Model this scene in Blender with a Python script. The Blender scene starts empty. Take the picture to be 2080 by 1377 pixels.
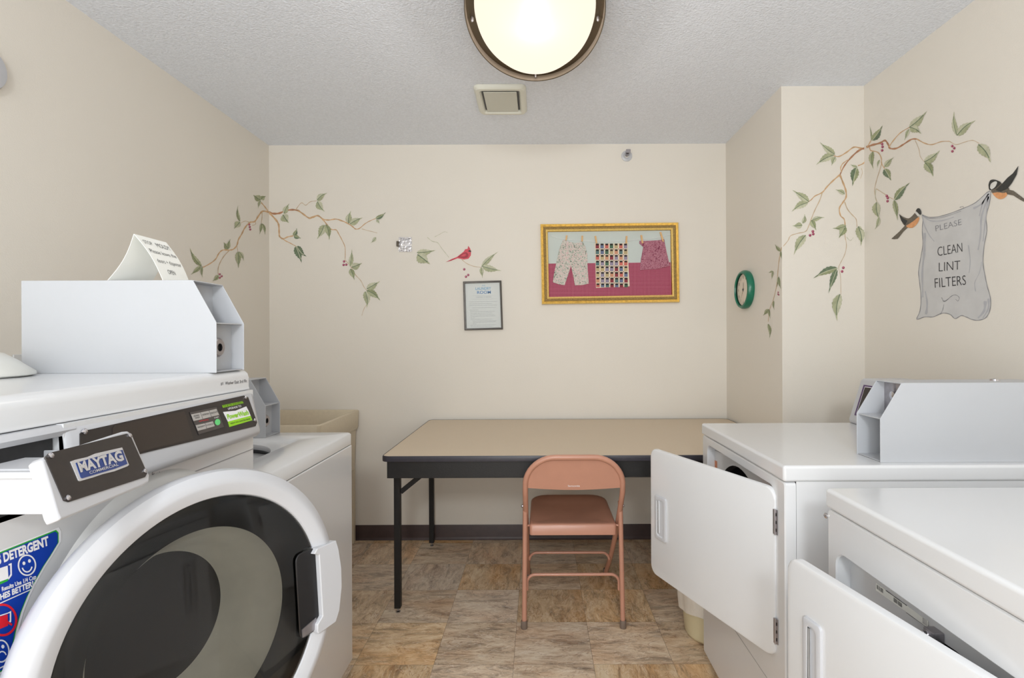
import bpy, math, random
from mathutils import Vector, Matrix
random.seed(7)
S = bpy.context.scene
COL = S.collection

# ------------------------------------------------------------------ camera
FOC, CX, CY, H = 1050.0, 1093.0, 686.0, 1.242
ROLL = -0.004
cam_d = bpy.data.cameras.new('camera'); cam = bpy.data.objects.new('camera', cam_d); COL.objects.link(cam)
cam_d.sensor_fit = 'HORIZONTAL'; cam_d.sensor_width = 36.0; cam_d.lens = FOC / 2080 * 36
cam_d.shift_x = -(CX - 1040) / 2080; cam_d.shift_y = (CY - 688.5) / 2080
cam_d.clip_start = 0.02
CM = Matrix.Rotation(math.pi / 2, 4, 'X') @ Matrix.Rotation(ROLL, 4, 'Z')
cam.matrix_world = Matrix.Translation((0, 0, H)) @ CM
S.camera = cam

# ------------------------------------------------------------------ world, lights, exposure
w = bpy.data.worlds.new('world'); S.world = w; w.use_nodes = True
w.node_tree.nodes['Background'].inputs[0].default_value = (0.8, 0.85, 1, 1)
w.node_tree.nodes['Background'].inputs[1].default_value = 0.15

def area(name, loc, target, size, power, color):
    l = bpy.data.lights.new(name, 'AREA'); l.energy = power; l.size = size; l.color = color; l.shape = 'DISK'
    o = bpy.data.objects.new(name, l); COL.objects.link(o); o.location = loc
    o.rotation_euler = (Vector(target) - Vector(loc)).to_track_quat('-Z', 'Y').to_euler()
    return o
area('flash_umbrella', (0.0, -1.38, 2.10), (0.0, 2.9, 0.7), 0.35, 24, (0.94, 0.98, 1.0))
area('added_rear_fill', (-0.75, -1.42, 1.1), (0.1, 3.0, 1.1), 2.0, 29, (0.94, 0.98, 1.0))  # unseen fill light added behind the camera to even out the room
area('bounced_flash', (0.0, -0.6, 1.2), (0.0, 0.6, 2.43), 1.2, 20, (0.92, 0.97, 1.0))
S.view_settings.view_transform = 'Standard'; S.view_settings.look = 'None'
S.view_settings.gamma = 1; S.view_settings.exposure = 0.11
S.view_settings.use_curve_mapping = False
try:
    S.cycles.max_bounces = 10; S.cycles.diffuse_bounces = 6
except Exception: pass

# ------------------------------------------------------------------ pixel rays and planes
def ray(px, py):
    return CM.to_3x3() @ Vector(((px - CX) / FOC, -(py - CY) / FOC, -1.0))
class Plane:
    def __init__(s, p, n):
        s.p = Vector(p); s.n = Vector(n).normalized()
    def at(s, px, py, off=0.0):
        o = Vector((0, 0, H)); d = ray(px, py)
        t = (s.p - o).dot(s.n) / d.dot(s.n)
        return o + d * t + s.n * off

# ------------------------------------------------------------------ materials
def lin(c):
    r = []
    for x in c:
        x /= 255.0
        r.append(x / 12.92 if x <= 0.04045 else ((x + 0.055) / 1.055) ** 2.4)
    return (r[0], r[1], r[2], 1)
MC = {}
def mat(name, rgb, rough=0.5, metal=0.0, var=0.0, vscale=8.0, bump=0.0, bscale=200.0, coat=0.0, emit=0.0, spec=0.5):
    if name in MC: return MC[name]
    m = bpy.data.materials.new(name); m.use_nodes = True; nt = m.node_tree; b = nt.nodes['Principled BSDF']
    c = lin(rgb)
    b.inputs['Base Color'].default_value = c; b.inputs['Roughness'].default_value = rough
    b.inputs['Metallic'].default_value = metal; b.inputs['Coat Weight'].default_value = coat
    b.inputs['Specular IOR Level'].default_value = spec
    geo = nt.nodes.new('ShaderNodeNewGeometry')
    if var > 0:
        n = nt.nodes.new('ShaderNodeTexNoise'); n.inputs['Scale'].default_value = vscale; n.inputs['Detail'].default_value = 4
        nt.links.new(geo.outputs['Position'], n.inputs['Vector'])
        r = nt.nodes.new('ShaderNodeValToRGB')
        r.color_ramp.elements[0].position = 0.3; r.color_ramp.elements[1].position = 0.7
        r.color_ramp.elements[0].color = tuple(x * (1 - var) for x in c[:3]) + (1,)
        r.color_ramp.elements[1].color = tuple(min(1, x * (1 + var)) for x in c[:3]) + (1,)
        nt.links.new(n.outputs['Fac'], r.inputs['Fac']); nt.links.new(r.outputs['Color'], b.inputs['Base Color'])
    if bump > 0:
        n = nt.nodes.new('ShaderNodeTexNoise'); n.inputs['Scale'].default_value = bscale; n.inputs['Detail'].default_value = 3
        nt.links.new(geo.outputs['Position'], n.inputs['Vector'])
        bp = nt.nodes.new('ShaderNodeBump'); bp.inputs['Strength'].default_value = bump; bp.inputs['Distance'].default_value = 0.004
        nt.links.new(n.outputs['Fac'], bp.inputs['Height']); nt.links.new(bp.outputs['Normal'], b.inputs['Normal'])
    if emit > 0:
        b.inputs['Emission Color'].default_value = c; b.inputs['Emission Strength'].default_value = emit
    MC[name] = m
    return m
WALL = mat('cream_wall_paint', (225, 219, 209), 0.55, var=0.012, vscale=1.5, bump=0.10, bscale=260, spec=0.35)
CEIL = mat('stippled_ceiling', (234, 239, 248), 0.75, var=0.05, vscale=95, bump=1.0, bscale=120, spec=0.4)
BASE = mat('brown_vinyl_base', (66, 50, 48), 0.45, var=0.1, vscale=30)
WHITE = mat('white_enamel', (216, 217, 219), 0.22, coat=0.3, var=0.01, vscale=3)
WHITE2 = mat('white_powder_coat', (182, 184, 188), 0.38, var=0.01, vscale=5)
WPLAS = mat('white_plastic', (191, 192, 196), 0.32, var=0.01, vscale=4)
GREYW = mat('pale_grey_plastic', (205, 205, 204), 0.4, var=0.02, vscale=6)
SEAM = mat('dark_seam', (60, 60, 62), 0.7, var=0.1, vscale=40)
BLACKP = mat('black_plastic', (24, 23, 25), 0.35, var=0.08, vscale=60)
PANEL = mat('charcoal_control_panel', (46, 41, 40), 0.4, var=0.06, vscale=90)
CHROME = mat('chrome_screw', (205, 203, 208), 0.15, metal=1.0, var=0.03, vscale=60)
STEEL = mat('brushed_steel', (170, 166, 170), 0.35, metal=0.9, var=0.08, vscale=80)
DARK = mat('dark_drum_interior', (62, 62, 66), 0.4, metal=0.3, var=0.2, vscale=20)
TAN = mat('tan_chair_enamel', (190, 138, 116), 0.38, coat=0.15, var=0.03, vscale=14)
TTOP = mat('tan_laminate', (204, 186, 162), 0.42, var=0.03, vscale=300)
TEDGE = mat('black_vinyl_edge', (52, 50, 58), 0.4, var=0.08, vscale=50)
TBLK = mat('black_table_steel', (20, 19, 20), 0.5, var=0.1, vscale=60, bump=0.1)
BEIGE = mat('beige_fibreglass', (208, 195, 171), 0.45, var=0.03, vscale=60)
BIN = mat('cream_bin_plastic', (214, 203, 168), 0.4, var=0.03, vscale=12)
LINER = mat('white_bin_liner', (226, 220, 210), 0.4, var=0.05, vscale=30, bump=0.4, bscale=40)
PAPER = mat('white_card', (238, 238, 232), 0.7, var=0.01, vscale=10)
INK = mat('black_ink', (48, 46, 50), 0.6, var=0.05, vscale=50)
INKG = mat('grey_ink', (140, 140, 142), 0.6, var=0.05, vscale=50)
GOLD = mat('gilded_frame', (200, 156, 66), 0.32, metal=0.55, var=0.25, vscale=60, bump=0.4, bscale=300)
GOLDL = mat('bright_gilt_edge', (244, 208, 124), 0.35, metal=0.2, var=0.15, vscale=120)
GOLDD = mat('antique_gilt_band', (150, 122, 70), 0.4, metal=0.4, var=0.45, vscale=260, bump=0.7, bscale=400)
GREEN = mat('green_clock_rim', (22, 110, 84), 0.3, var=0.06, vscale=20)
BRONZE = mat('bronze_lamp_ring', (96, 84, 66), 0.35, metal=0.75, var=0.06, vscale=30)
BRONZEL = mat('light_bronze_lip', (150, 136, 122), 0.35, metal=0.5, var=0.05, vscale=30)
PWT = mat('off_white_vent', (226, 226, 214), 0.45, var=0.02, vscale=10)
PWT2 = mat('grey_white_vent_panel', (206, 206, 194), 0.5, var=0.02, vscale=10)
BLUE = mat('blue_sticker', (20, 62, 168), 0.35, var=0.04, vscale=20)
SGREEN = mat('green_sticker_border', (42, 170, 52), 0.4, var=0.04, vscale=20)
SRED = mat('red_sticker_ink', (222, 36, 52), 0.4, var=0.04, vscale=20)
SWHITE = mat('white_sticker_ink', (238, 238, 242), 0.4, var=0.01, vscale=20)
LIME = mat('lime_label', (150, 214, 22), 0.4, var=0.04, vscale=20)
BADGE = mat('blue_badge', (42, 66, 128), 0.3, var=0.04, vscale=40)
SILV = mat('silver_badge_ink', (206, 206, 208), 0.35, metal=0.3, var=0.03, vscale=40)
BUTTON = mat('grey_button_ink', (176, 172, 168), 0.5, var=0.03, vscale=60)
GBUT = mat('green_button', (104, 214, 128), 0.4, var=0.04, vscale=60)
PURP = mat('purple_display_border', (84, 62, 104), 0.4, var=0.05, vscale=40)
ORANGE = mat('orange_warning_sticker', (206, 130, 90), 0.5, var=0.3, vscale=140)

def floor_material():
    m = bpy.data.materials.new('slate_vinyl_tiles'); m.use_nodes = True; nt = m.node_tree; L = nt.links.new; N = nt.nodes.new
    b = nt.nodes['Principled BSDF']
    geo = N('ShaderNodeNewGeometry')
    sep = N('ShaderNodeSeparateXYZ'); L(geo.outputs['Position'], sep.inputs[0])
    def M(op, a, bb=None, c=None):
        n = N('ShaderNodeMath'); n.operation = op
        for i, x in enumerate((a, bb, c)):
            if x is None: continue
            if isinstance(x, (int, float)): n.inputs[i].default_value = x
            else: L(x, n.inputs[i])
        return n.outputs[0]
    u = M('DIVIDE', M('ADD', sep.outputs[0], 0.098), 0.304)
    v = M('DIVIDE', M('SUBTRACT', sep.outputs[1], 2.257), 0.292)
    iu, iv = M('FLOOR', u), M('FLOOR', v); fu, fv = M('FRACT', u), M('FRACT', v)
    cell = N('ShaderNodeCombineXYZ'); L(iu, cell.inputs[0]); L(iv, cell.inputs[1])
    wn = N('ShaderNodeTexWhiteNoise'); wn.noise_dimensions = '3D'; L(cell.outputs[0], wn.inputs['Vector'])
    sc = N('ShaderNodeSeparateColor'); L(wn.outputs['Color'], sc.inputs[0])
    par = M('GREATER_THAN', sc.outputs[0], 0.5)
    a = N('ShaderNodeCombineXYZ'); L(fu, a.inputs[0]); L(M('MULTIPLY', fv, 2.6), a.inputs[1])
    c2 = N('ShaderNodeCombineXYZ'); L(fv, c2.inputs[0]); L(M('MULTIPLY', fu, 2.6), c2.inputs[1])
    mx = N('ShaderNodeMix'); mx.data_type = 'VECTOR'; L(par, mx.inputs[0]); L(a.outputs[0], mx.inputs[4]); L(c2.outputs[0], mx.inputs[5])
    off = N('ShaderNodeVectorMath'); off.operation = 'MULTIPLY_ADD'; L(wn.outputs['Color'], off.inputs[0]); off.inputs[1].default_value = (37, 41, 29); L(mx.outputs[1], off.inputs[2])
    rot = N('ShaderNodeVectorRotate'); rot.rotation_type = 'Z_AXIS'; L(off.outputs[0], rot.inputs['Vector']); L(M('MULTIPLY', M('SUBTRACT', sc.outputs[1], 0.5), 0.9), rot.inputs['Angle'])
    n1 = N('ShaderNodeTexNoise'); n1.inputs['Scale'].default_value = 2.1; n1.inputs['Detail'].default_value = 12; n1.inputs['Roughness'].default_value = 0.74; n1.inputs['Distortion'].default_value = 0.55
    L(rot.outputs[0], n1.inputs['Vector'])
    n2 = N('ShaderNodeTexNoise'); n2.inputs['Scale'].default_value = 1.3; n2.inputs['Detail'].default_value = 6; n2.inputs['Distortion'].default_value = 2.6
    L(rot.outputs[0], n2.inputs['Vector'])
    r = N('ShaderNodeValToRGB'); e = r.color_ramp.elements
    e[0].position = 0.28; e[0].color = lin((120, 102, 84)); e[1].position = 0.76; e[1].color = lin((244, 230, 208))
    for p, c in ((0.40, (172, 148, 120)), (0.50, (212, 184, 150)), (0.60, (228, 206, 174))):
        x = e.new(p); x.color = lin(c)
    L(n1.outputs['Fac'], r.inputs['Fac'])
    # rusty and dark veins
    vein = M('ABSOLUTE', M('SUBTRACT', n2.outputs['Fac'], 0.5))
    vm = N('ShaderNodeMapRange'); vm.inputs['From Min'].default_value = 0.0; vm.inputs['From Max'].default_value = 0.016; vm.inputs['To Min'].default_value = 0.6; vm.inputs['To Max'].default_value = 0; L(vein, vm.inputs['Value'])
    m1 = N('ShaderNodeMix'); m1.data_type = 'RGBA'; L(vm.outputs[0], m1.inputs[0]); L(r.outputs[0], m1.inputs[6]); m1.inputs[7].default_value = lin((156, 108, 72))
    n3 = N('ShaderNodeTexNoise'); n3.inputs['Scale'].default_value = 2.4; n3.inputs['Detail'].default_value = 8; n3.inputs['Distortion'].default_value = 1.6
    of3 = N('ShaderNodeVectorMath'); of3.operation = 'ADD'; L(rot.outputs[0], of3.inputs[0]); of3.inputs[1].default_value = (11, 5, 3); L(of3.outputs[0], n3.inputs['Vector'])
    v3 = N('ShaderNodeMapRange'); v3.inputs['From Min'].default_value = 0.0; v3.inputs['From Max'].default_value = 0.02; v3.inputs['To Min'].default_value = 0.5; v3.inputs['To Max'].default_value = 0; L(M('ABSOLUTE', M('SUBTRACT', n3.outputs['Fac'], 0.5)), v3.inputs['Value'])
    m3 = N('ShaderNodeMix'); m3.data_type = 'RGBA'; L(v3.outputs[0], m3.inputs[0]); L(m1.outputs[2], m3.inputs[6]); m3.inputs[7].default_value = lin((240, 226, 206))
    # warm cloudy patches
    n4 = N('ShaderNodeTexNoise'); n4.inputs['Scale'].default_value = 0.9; n4.inputs['Detail'].default_value = 3; L(rot.outputs[0], n4.inputs['Vector'])
    v4 = N('ShaderNodeMapRange'); v4.inputs['From Min'].default_value = 0.45; v4.inputs['From Max'].default_value = 0.7; v4.inputs['To Max'].default_value = 0.55; L(n4.outputs['Fac'], v4.inputs['Value'])
    m4 = N('ShaderNodeMix'); m4.data_type = 'RGBA'; m4.blend_type = 'MULTIPLY'; L(v4.outputs[0], m4.inputs[0]); L(m3.outputs[2], m4.inputs[6]); m4.inputs[7].default_value = lin((250, 214, 168))
    # tile tone: grey or brown
    hs = N('ShaderNodeHueSaturation'); L(m4.outputs[2], hs.inputs['Color'])
    mr = N('ShaderNodeMapRange'); L(sc.outputs[2], mr.inputs['Value']); mr.inputs['To Min'].default_value = 0.62; mr.inputs['To Max'].default_value = 1.15; L(mr.outputs[0], hs.inputs['Saturation'])
    mr2 = N('ShaderNodeMapRange'); L(sc.outputs[1], mr2.inputs['Value']); mr2.inputs['To Min'].default_value = 0.88; mr2.inputs['To Max'].default_value = 1.08; L(mr2.outputs[0], hs.inputs['Value'])
    # joints
    du = M('MINIMUM', fu, M('SUBTRACT', 1.0, fu)); dv = M('MINIMUM', fv, M('SUBTRACT', 1.0, fv))
    j = M('LESS_THAN', M('MINIMUM', du, dv), 0.004)
    m2 = N('ShaderNodeMix'); m2.data_type = 'RGBA'; L(M('MULTIPLY', j, 0.38), m2.inputs[0]); L(hs.outputs[0], m2.inputs[6]); m2.inputs[7].default_value = lin((72, 60, 48))
    L(m2.outputs[2], b.inputs['Base Color'])
    b.inputs['Roughness'].default_value = 0.42; b.inputs['Specular IOR Level'].default_value = 0.4
    bp = N('ShaderNodeBump'); bp.inputs['Strength'].default_value = 0.25; bp.inputs['Distance'].default_value = 0.002; L(n1.outputs['Fac'], bp.inputs['Height']); L(bp.outputs[0], b.inputs['Normal'])
    return m
FLOOR = floor_material()

def glass_material(name, tint, gloss, ior=1.5):
    m = bpy.data.materials.new(name); m.use_nodes = True; nt = m.node_tree; nt.nodes.clear(); N = nt.nodes.new; L = nt.links.new
    o = N('ShaderNodeOutputMaterial'); t = N('ShaderNodeBsdfTransparent'); t.inputs[0].default_value = tint
    g = N('ShaderNodeBsdfGlossy'); g.inputs['Roughness'].default_value = gloss
    fr = N('ShaderNodeFresnel'); fr.inputs[0].default_value = ior
    mx = N('ShaderNodeMixShader'); L(fr.outputs[0], mx.inputs[0]); L(t.outputs[0], mx.inputs[1]); L(g.outputs[0], mx.inputs[2]); L(mx.outputs[0], o.inputs[0])
    return m
SMOKE = glass_material('smoked_glass', (0.90, 0.90, 0.885, 1), 0.03)
PGLASS = glass_material('clear_frame_glass', (0.97, 0.98, 0.98, 1), 0.02, 1.18)

def grid_material():
    m = bpy.data.materials.new('crimson_gingham'); m.use_nodes = True; nt = m.node_tree; N = nt.nodes.new; L = nt.links.new
    b = nt.nodes['Principled BSDF']; b.inputs['Roughness'].default_value = 0.8
    g = N('ShaderNodeNewGeometry'); br = N('ShaderNodeTexBrick')
    mp = N('ShaderNodeMapping'); L(g.outputs['Position'], mp.inputs[0]); mp.inputs['Rotation'].default_value = (math.pi / 2, 0, 0)
    L(mp.outputs[0], br.inputs['Vector']); br.offset = 0; br.inputs['Scale'].default_value = 1
    br.inputs['Brick Width'].default_value = 0.0085; br.inputs['Row Height'].default_value = 0.0085; br.inputs['Mortar Size'].default_value = 0.0012
    br.inputs['Color1'].default_value = lin((134, 30, 64)); br.inputs['Color2'].default_value = lin((142, 36, 72)); br.inputs['Mortar'].default_value = lin((192, 112, 132))
    L(br.outputs[0], b.inputs['Base Color']); return m
GINGHAM = grid_material()
def print_material(name, cols, scale, dist):
    m = bpy.data.materials.new(name); m.use_nodes = True; nt = m.node_tree; N = nt.nodes.new; L = nt.links.new
    b = nt.nodes['Principled BSDF']; b.inputs['Roughness'].default_value = 0.85
    g = N('ShaderNodeNewGeometry'); n = N('ShaderNodeTexNoise'); n.inputs['Scale'].default_value = scale; n.inputs['Detail'].default_value = 3; n.inputs['Distortion'].default_value = dist
    L(g.outputs['Position'], n.inputs['Vector']); r = N('ShaderNodeValToRGB'); L(n.outputs['Fac'], r.inputs[0])
    e = r.color_ramp.elements; e[0].position = cols[0][0]; e[0].color = lin(cols[0][1]); e[1].position = cols[-1][0]; e[1].color = lin(cols[-1][1])
    for p, c in cols[1:-1]:
        x = e.new(p); x.color = lin(c)
    L(r.outputs[0], b.inputs['Base Color']); return m
FLORAL = print_material('floral_cotton', [(0.34, (96, 104, 96)), (0.42, (168, 176, 160)), (0.52, (216, 212, 204)), (0.6, (206, 160, 162)), (0.68, (214, 206, 200))], 95, 1.5)
PAISLEY = print_material('paisley_cotton', [(0.34, (110, 40, 66)), (0.44, (150, 74, 98)), (0.52, (196, 150, 162)), (0.58, (150, 60, 88)), (0.68, (190, 140, 150))], 85, 2.2)

# ------------------------------------------------------------------ mesh builder
class MB:
    def __init__(s): s.v = []; s.f = []; s.m = []; s.mats = []
    def mi(s, m):
        if m not in s.mats: s.mats.append(m)
        return s.mats.index(m)
    def add(s, vs, fs, m):
        k = len(s.v); i = s.mi(m)
        s.v += [Vector(x) for x in vs]
        for f in fs: s.f.append([k + a for a in f]); s.m.append(i)
        return s
    def box(s, x0, x1, y0, y1, z0, z1, m):
        vs = [(x, y, z) for z in (z0, z1) for y in (y0, y1) for x in (x0, x1)]
        return s.add(vs, [(0, 2, 3, 1), (4, 5, 7, 6), (0, 1, 5, 4), (1, 3, 7, 5), (3, 2, 6, 7), (2, 0, 4, 6)], m)
    def loft(s, loops, m, cap0=True, cap1=True, ms=None):
        n = len(loops[0]); vs = [p for l in loops for p in l]
        for i in range(len(loops) - 1):
            fs = [(i * n + j, i * n + (j + 1) % n, (i + 1) * n + (j + 1) % n, (i + 1) * n + j) for j in range(n)]
            if i == 0: k = len(s.v); s.v += [Vector(p) for p in vs]
            mm = s.mi(ms[i] if ms else m)
            for f in fs: s.f.append([k + a for a in f]); s.m.append(mm)
        if cap0: s.f.append([k + j for j in reversed(range(n))]); s.m.append(s.mi(ms[0] if ms else m))
        if cap1: s.f.append([k + (len(loops) - 1) * n + j for j in range(n)]); s.m.append(s.mi(ms[-1] if ms else m))
        return s
    def extr(s, pts, d, m):
        d = Vector(d); return s.loft([[Vector(p) for p in pts], [Vector(p) + d for p in pts]], m)
    def sheet(s, pts, m): return s.add(pts, [tuple(range(len(pts)))], m)
    def tube(s, path, r, m, seg=12, cap=True):
        P = [Vector(p) for p in path]; rs = r if isinstance(r, (list, tuple)) else [r] * len(P)
        T = []
        for i in range(len(P)):
            a = P[max(0, i - 1)]; b = P[min(len(P) - 1, i + 1)]; T.append((b - a).normalized())
        ref = Vector((0, 0, 1)) if abs(T[0].z) < 0.9 else Vector((1, 0, 0))
        nrm = (ref - T[0] * ref.dot(T[0])).normalized(); loops = []
        for i in range(len(P)):
            nrm = (nrm - T[i] * nrm.dot(T[i])).normalized(); bn = T[i].cross(nrm)
            loops.append([P[i] + (nrm * math.cos(2 * math.pi * k / seg) + bn * math.sin(2 * math.pi * k / seg)) * rs[i] for k in range(seg)])
        return s.loft(loops, m, cap, cap)
    def lathe(s, prof, c, n, m, seg=48, ms=None, cap0=False, cap1=False, a0=0, a1=None):
        c = Vector(c); n = Vector(n).normalized(); r = Vector((0, 0, 1)) if abs(n.z) < 0.9 else Vector((0, 1, 0))
        u = r.cross(n).normalized(); v = n.cross(u)
        loops = [[c + n * h + (u * math.cos(2 * math.pi * k / seg) + v * math.sin(2 * math.pi * k / seg)) * rr for k in range(seg)] for rr, h in prof]
        return s.loft(loops, m, cap0, cap1, ms)
    def hole_plate(s, P, a0, a1, b0, b1, ca, cb, r, m, seg=48):
        angs = [2 * math.pi * k / seg for k in range(seg)] + [math.atan2(y - cb, x - ca) % (2 * math.pi) for x in (a0, a1) for y in (b0, b1)]
        angs = sorted(set(round(x, 6) for x in angs)); inn = []; out = []
        for t in angs:
            cx, sy = math.cos(t), math.sin(t); k = []
            if cx > 1e-9: k.append((a1 - ca) / cx)
            if cx < -1e-9: k.append((a0 - ca) / cx)
            if sy > 1e-9: k.append((b1 - cb) / sy)
            if sy < -1e-9: k.append((b0 - cb) / sy)
            k = min(k); out.append(P(ca + cx * k, cb + sy * k)); inn.append(P(ca + cx * r, cb + sy * r))
        return s.loft([out, inn], m, False, False)
    def text(s, body, fn, m, thin=0.0, sx=None):
        """glyph sheet; fn maps (0..1, 0..1) over the word's box to a point"""
        cu = bpy.data.curves.new('t', 'FONT'); cu.body = body; cu.offset = thin; cu.resolution_u = 3
        ob = bpy.data.objects.new('t', cu); COL.objects.link(ob)
        dg = bpy.context.evaluated_depsgraph_get(); me = bpy.data.meshes.new_from_object(ob.evaluated_get(dg))
        xs = [q.co.x for q in me.vertices]
        x0, x1 = min(xs), max(xs)
        vs = [fn((q.co.x - x0) / (x1 - x0), q.co.y / 0.70) for q in me.vertices]
        s.add(vs, [tuple(p.vertices) for p in me.polygons], m)
        bpy.data.objects.remove(ob); bpy.data.curves.remove(cu); bpy.data.meshes.remove(me)
        return s
    def build(s, name, parent=None, bevel=0, seg=2, smooth=38, label=None, **props):
        me = bpy.data.meshes.new(name)
        org = Vector((0, 0, 0)) if parent is None else root_loc(parent)
        me.from_pydata([tuple(p - org) for p in s.v], [], s.f); me.update()
        for m in s.mats: me.materials.append(m)
        me.polygons.foreach_set('material_index', s.m)
        me.polygons.foreach_set('use_smooth', [True] * len(s.f))
        ob = bpy.data.objects.new(name, me); COL.objects.link(ob)
        if bevel:
            b = ob.modifiers.new('bevel', 'BEVEL'); b.width = bevel; b.segments = seg; b.limit_method = 'ANGLE'; b.angle_limit = math.radians(35)
            wn = ob.modifiers.new('wn', 'WEIGHTED_NORMAL'); wn.weight = 60
        else:
            me.set_sharp_from_angle(angle=math.radians(smooth))
        if parent is not None: ob.parent = parent
        if label: ob['label'] = label
        for k, v in props.items(): ob[k] = v
        return ob
def root_loc(o):
    while o.parent: o = o.parent
    return Vector(o.location)
def thing(name, loc, label, cat, group=None):
    o = bpy.data.objects.new(name, None); COL.objects.link(o); o.location = loc; o.empty_display_size = 0.1
    o['label'] = label; o['category'] = cat
    if group: o['group'] = group
    return o
def struct(mb, name, **k): return mb.build(name, kind='structure', **k)
def rrect(a0, a1, b0, b1, r, n=5):
    out = []
    for cx, cy, t0 in ((a1 - r, b1 - r, 0), (a0 + r, b1 - r, 90), (a0 + r, b0 + r, 180), (a1 - r, b0 + r, 270)):
        for k in range(n + 1):
            t = math.radians(t0 + 90 * k / n); out.append((cx + r * math.cos(t), cy + r * math.sin(t)))
    return out
def arc_pts(c, u, v, r, t0, t1, n):
    return [Vector(c) + Vector(u) * (r * math.cos(t0 + (t1 - t0) * k / n)) + Vector(v) * (r * math.sin(t0 + (t1 - t0) * k / n)) for k in range(n + 1)]
def smoothpath(pts, sub=5):
    P = [Vector(p) for p in pts]; out = []
    for i in range(len(P) - 1):
        p0 = P[max(0, i - 1)]; p1 = P[i]; p2 = P[i + 1]; p3 = P[min(len(P) - 1, i + 2)]
        for k in range(sub):
            t = k / sub
            out.append(0.5 * ((2 * p1) + (p2 - p0) * t + (2 * p0 - 5 * p1 + 4 * p2 - p3) * t * t + (3 * p1 - p0 - 3 * p2 + p3) * t ** 3))
    out.append(P[-1]); return out
def ptext(mb, body, plane, bl, br, tl, m, off=0.0006, thin=0.0):
    f = lambda a, b: plane.at(bl[0] + (br[0] - bl[0]) * a + (tl[0] - bl[0]) * b, bl[1] + (br[1] - bl[1]) * a + (tl[1] - bl[1]) * b, off)
    return mb.text(body, f, m, thin)
def ppoly(mb, plane, pts, o0, o1, m):
    """polygon given on a plane, standing from o0 to o1 proud of it"""
    return mb.loft([[plane.at(x, y, 0) + plane.n * o0 for x, y in pts], [plane.at(x, y, 0) + plane.n * o1 for x, y in pts]], m, False, True)
def screw(mb, c, n, r=0.004, m=None):
    mb.lathe([(r, 0), (r, r * 0.35), (r * 0.55, r * 0.75), (r * 0.05, r * 0.85)], c, n, m or CHROME, seg=12, cap1=True)

# ------------------------------------------------------------------ room shell
XL, XR, XC, YB, YC, ZC, YF = -1.657, 1.557, 1.163, 3.19, 2.463, 2.436, -1.5
T = 0.1
struct(MB().box(XL - T, XR + T, YF - T, YB + T, -T, 0, FLOOR), 'floor')
struct(MB().box(XL - T, XR + T, YF - T, YB + T, ZC, ZC + T, CEIL), 'ceiling')
wl = struct(MB().box(XL - T, XL, YF, YB, 0, ZC, WALL), 'wall_left')
wb = struct(MB().box(XL - T, XR + T, YB, YB + T, 0, ZC, WALL), 'wall_back')
wr = struct(MB().box(XR, XR + T, YF, YB, 0, ZC, WALL), 'wall_right')
wc = struct(MB().box(XC, XR, YC, YB, 0, ZC, WALL), 'wall_alcove')
struct(MB().box(XL - T, XR + T, YF - T, YF, 0, ZC, WALL), 'wall_front')
def base(name, p0, p1, n):
    p0, p1, n = Vector(p0), Vector(p1), Vector(n); mb = MB(); z = Vector((0, 0, 1))
    prof = [(0, 0), (0.013, 0), (0.007, 0.008), (0.004, 0.018), (0.004, 0.086), (0.002, 0.091), (0, 0.091)]
    mb.loft([[p + n * a + z * b for a, b in prof] for p in (p0, p1)], BASE)
    struct(mb, name)
base('baseboard_back', (XL, YB, 0), (XC, YB, 0), (0, -1, 0))
base('baseboard_left', (XL, YF, 0), (XL, YB, 0), (1, 0, 0))
base('baseboard_right', (XR, YF, 0), (XR, YC, 0), (-1, 0, 0))
base('baseboard_alcove', (XC, YC, 0), (XC, YB, 0), (-1, 0, 0))

PL_L = Plane((XL, 0, 0), (1, 0, 0)); PL_B = Plane((0, YB, 0), (0, -1, 0)); PL_R = Plane((XR, 0, 0), (-1, 0, 0))
PL_S = Plane((XC, 0, 0), (-1, 0, 0)); PL_C = Plane((0, YC, 0), (0, -1, 0))

# ------------------------------------------------------------------ wall murals
LG = mat('mural_leaf_green', (168, 171, 138), 0.6, var=0.16, vscale=60)
LG2 = mat('mural_leaf_pale', (190, 190, 164), 0.6, var=0.12, vscale=60)
LG3 = mat('mural_leaf_olive', (146, 152, 114), 0.6, var=0.16, vscale=60)
LD = mat('mural_leaf_dark', (104, 120, 94), 0.6, var=0.2, vscale=60)
STEM = mat('mural_vine_ochre', (200, 164, 124), 0.6, var=0.22, vscale=40)
STEM2 = mat('mural_vine_pale', (196, 172, 140), 0.6, var=0.1, vscale=40)
STEM3 = mat('mural_vine_russet', (172, 124, 92), 0.6, var=0.2, vscale=40)
BERRY = mat('mural_berry', (150, 52, 84), 0.5, var=0.2, vscale=200)
BERRYL = mat('mural_berry_light', (206, 140, 160), 0.5, var=0.1, vscale=200)
PO = 0.0007
def ribbon(mb, plane, pts, w0, w1, m, off=PO):
    P = smoothpath([(x, y, 0) for x, y in pts], 4); n = len(P); lo = []; hi = []
    for i, p in enumerate(P):
        t = (P[min(n - 1, i + 1)] - P[max(0, i - 1)]); t.normalize(); nn = Vector((-t.y, t.x, 0))
        w = (w0 + (w1 - w0) * i / (n - 1)) * 0.5 * (1 + 0.25 * math.sin(i * 1.7))
        lo.append(plane.at((p - nn * w).x, (p - nn * w).y, off)); hi.append(plane.at((p + nn * w).x, (p + nn * w).y, off))
    mb.add(lo + hi, [(i, i + 1, n + i + 1, n + i) for i in range(n - 1)], m)
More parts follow.
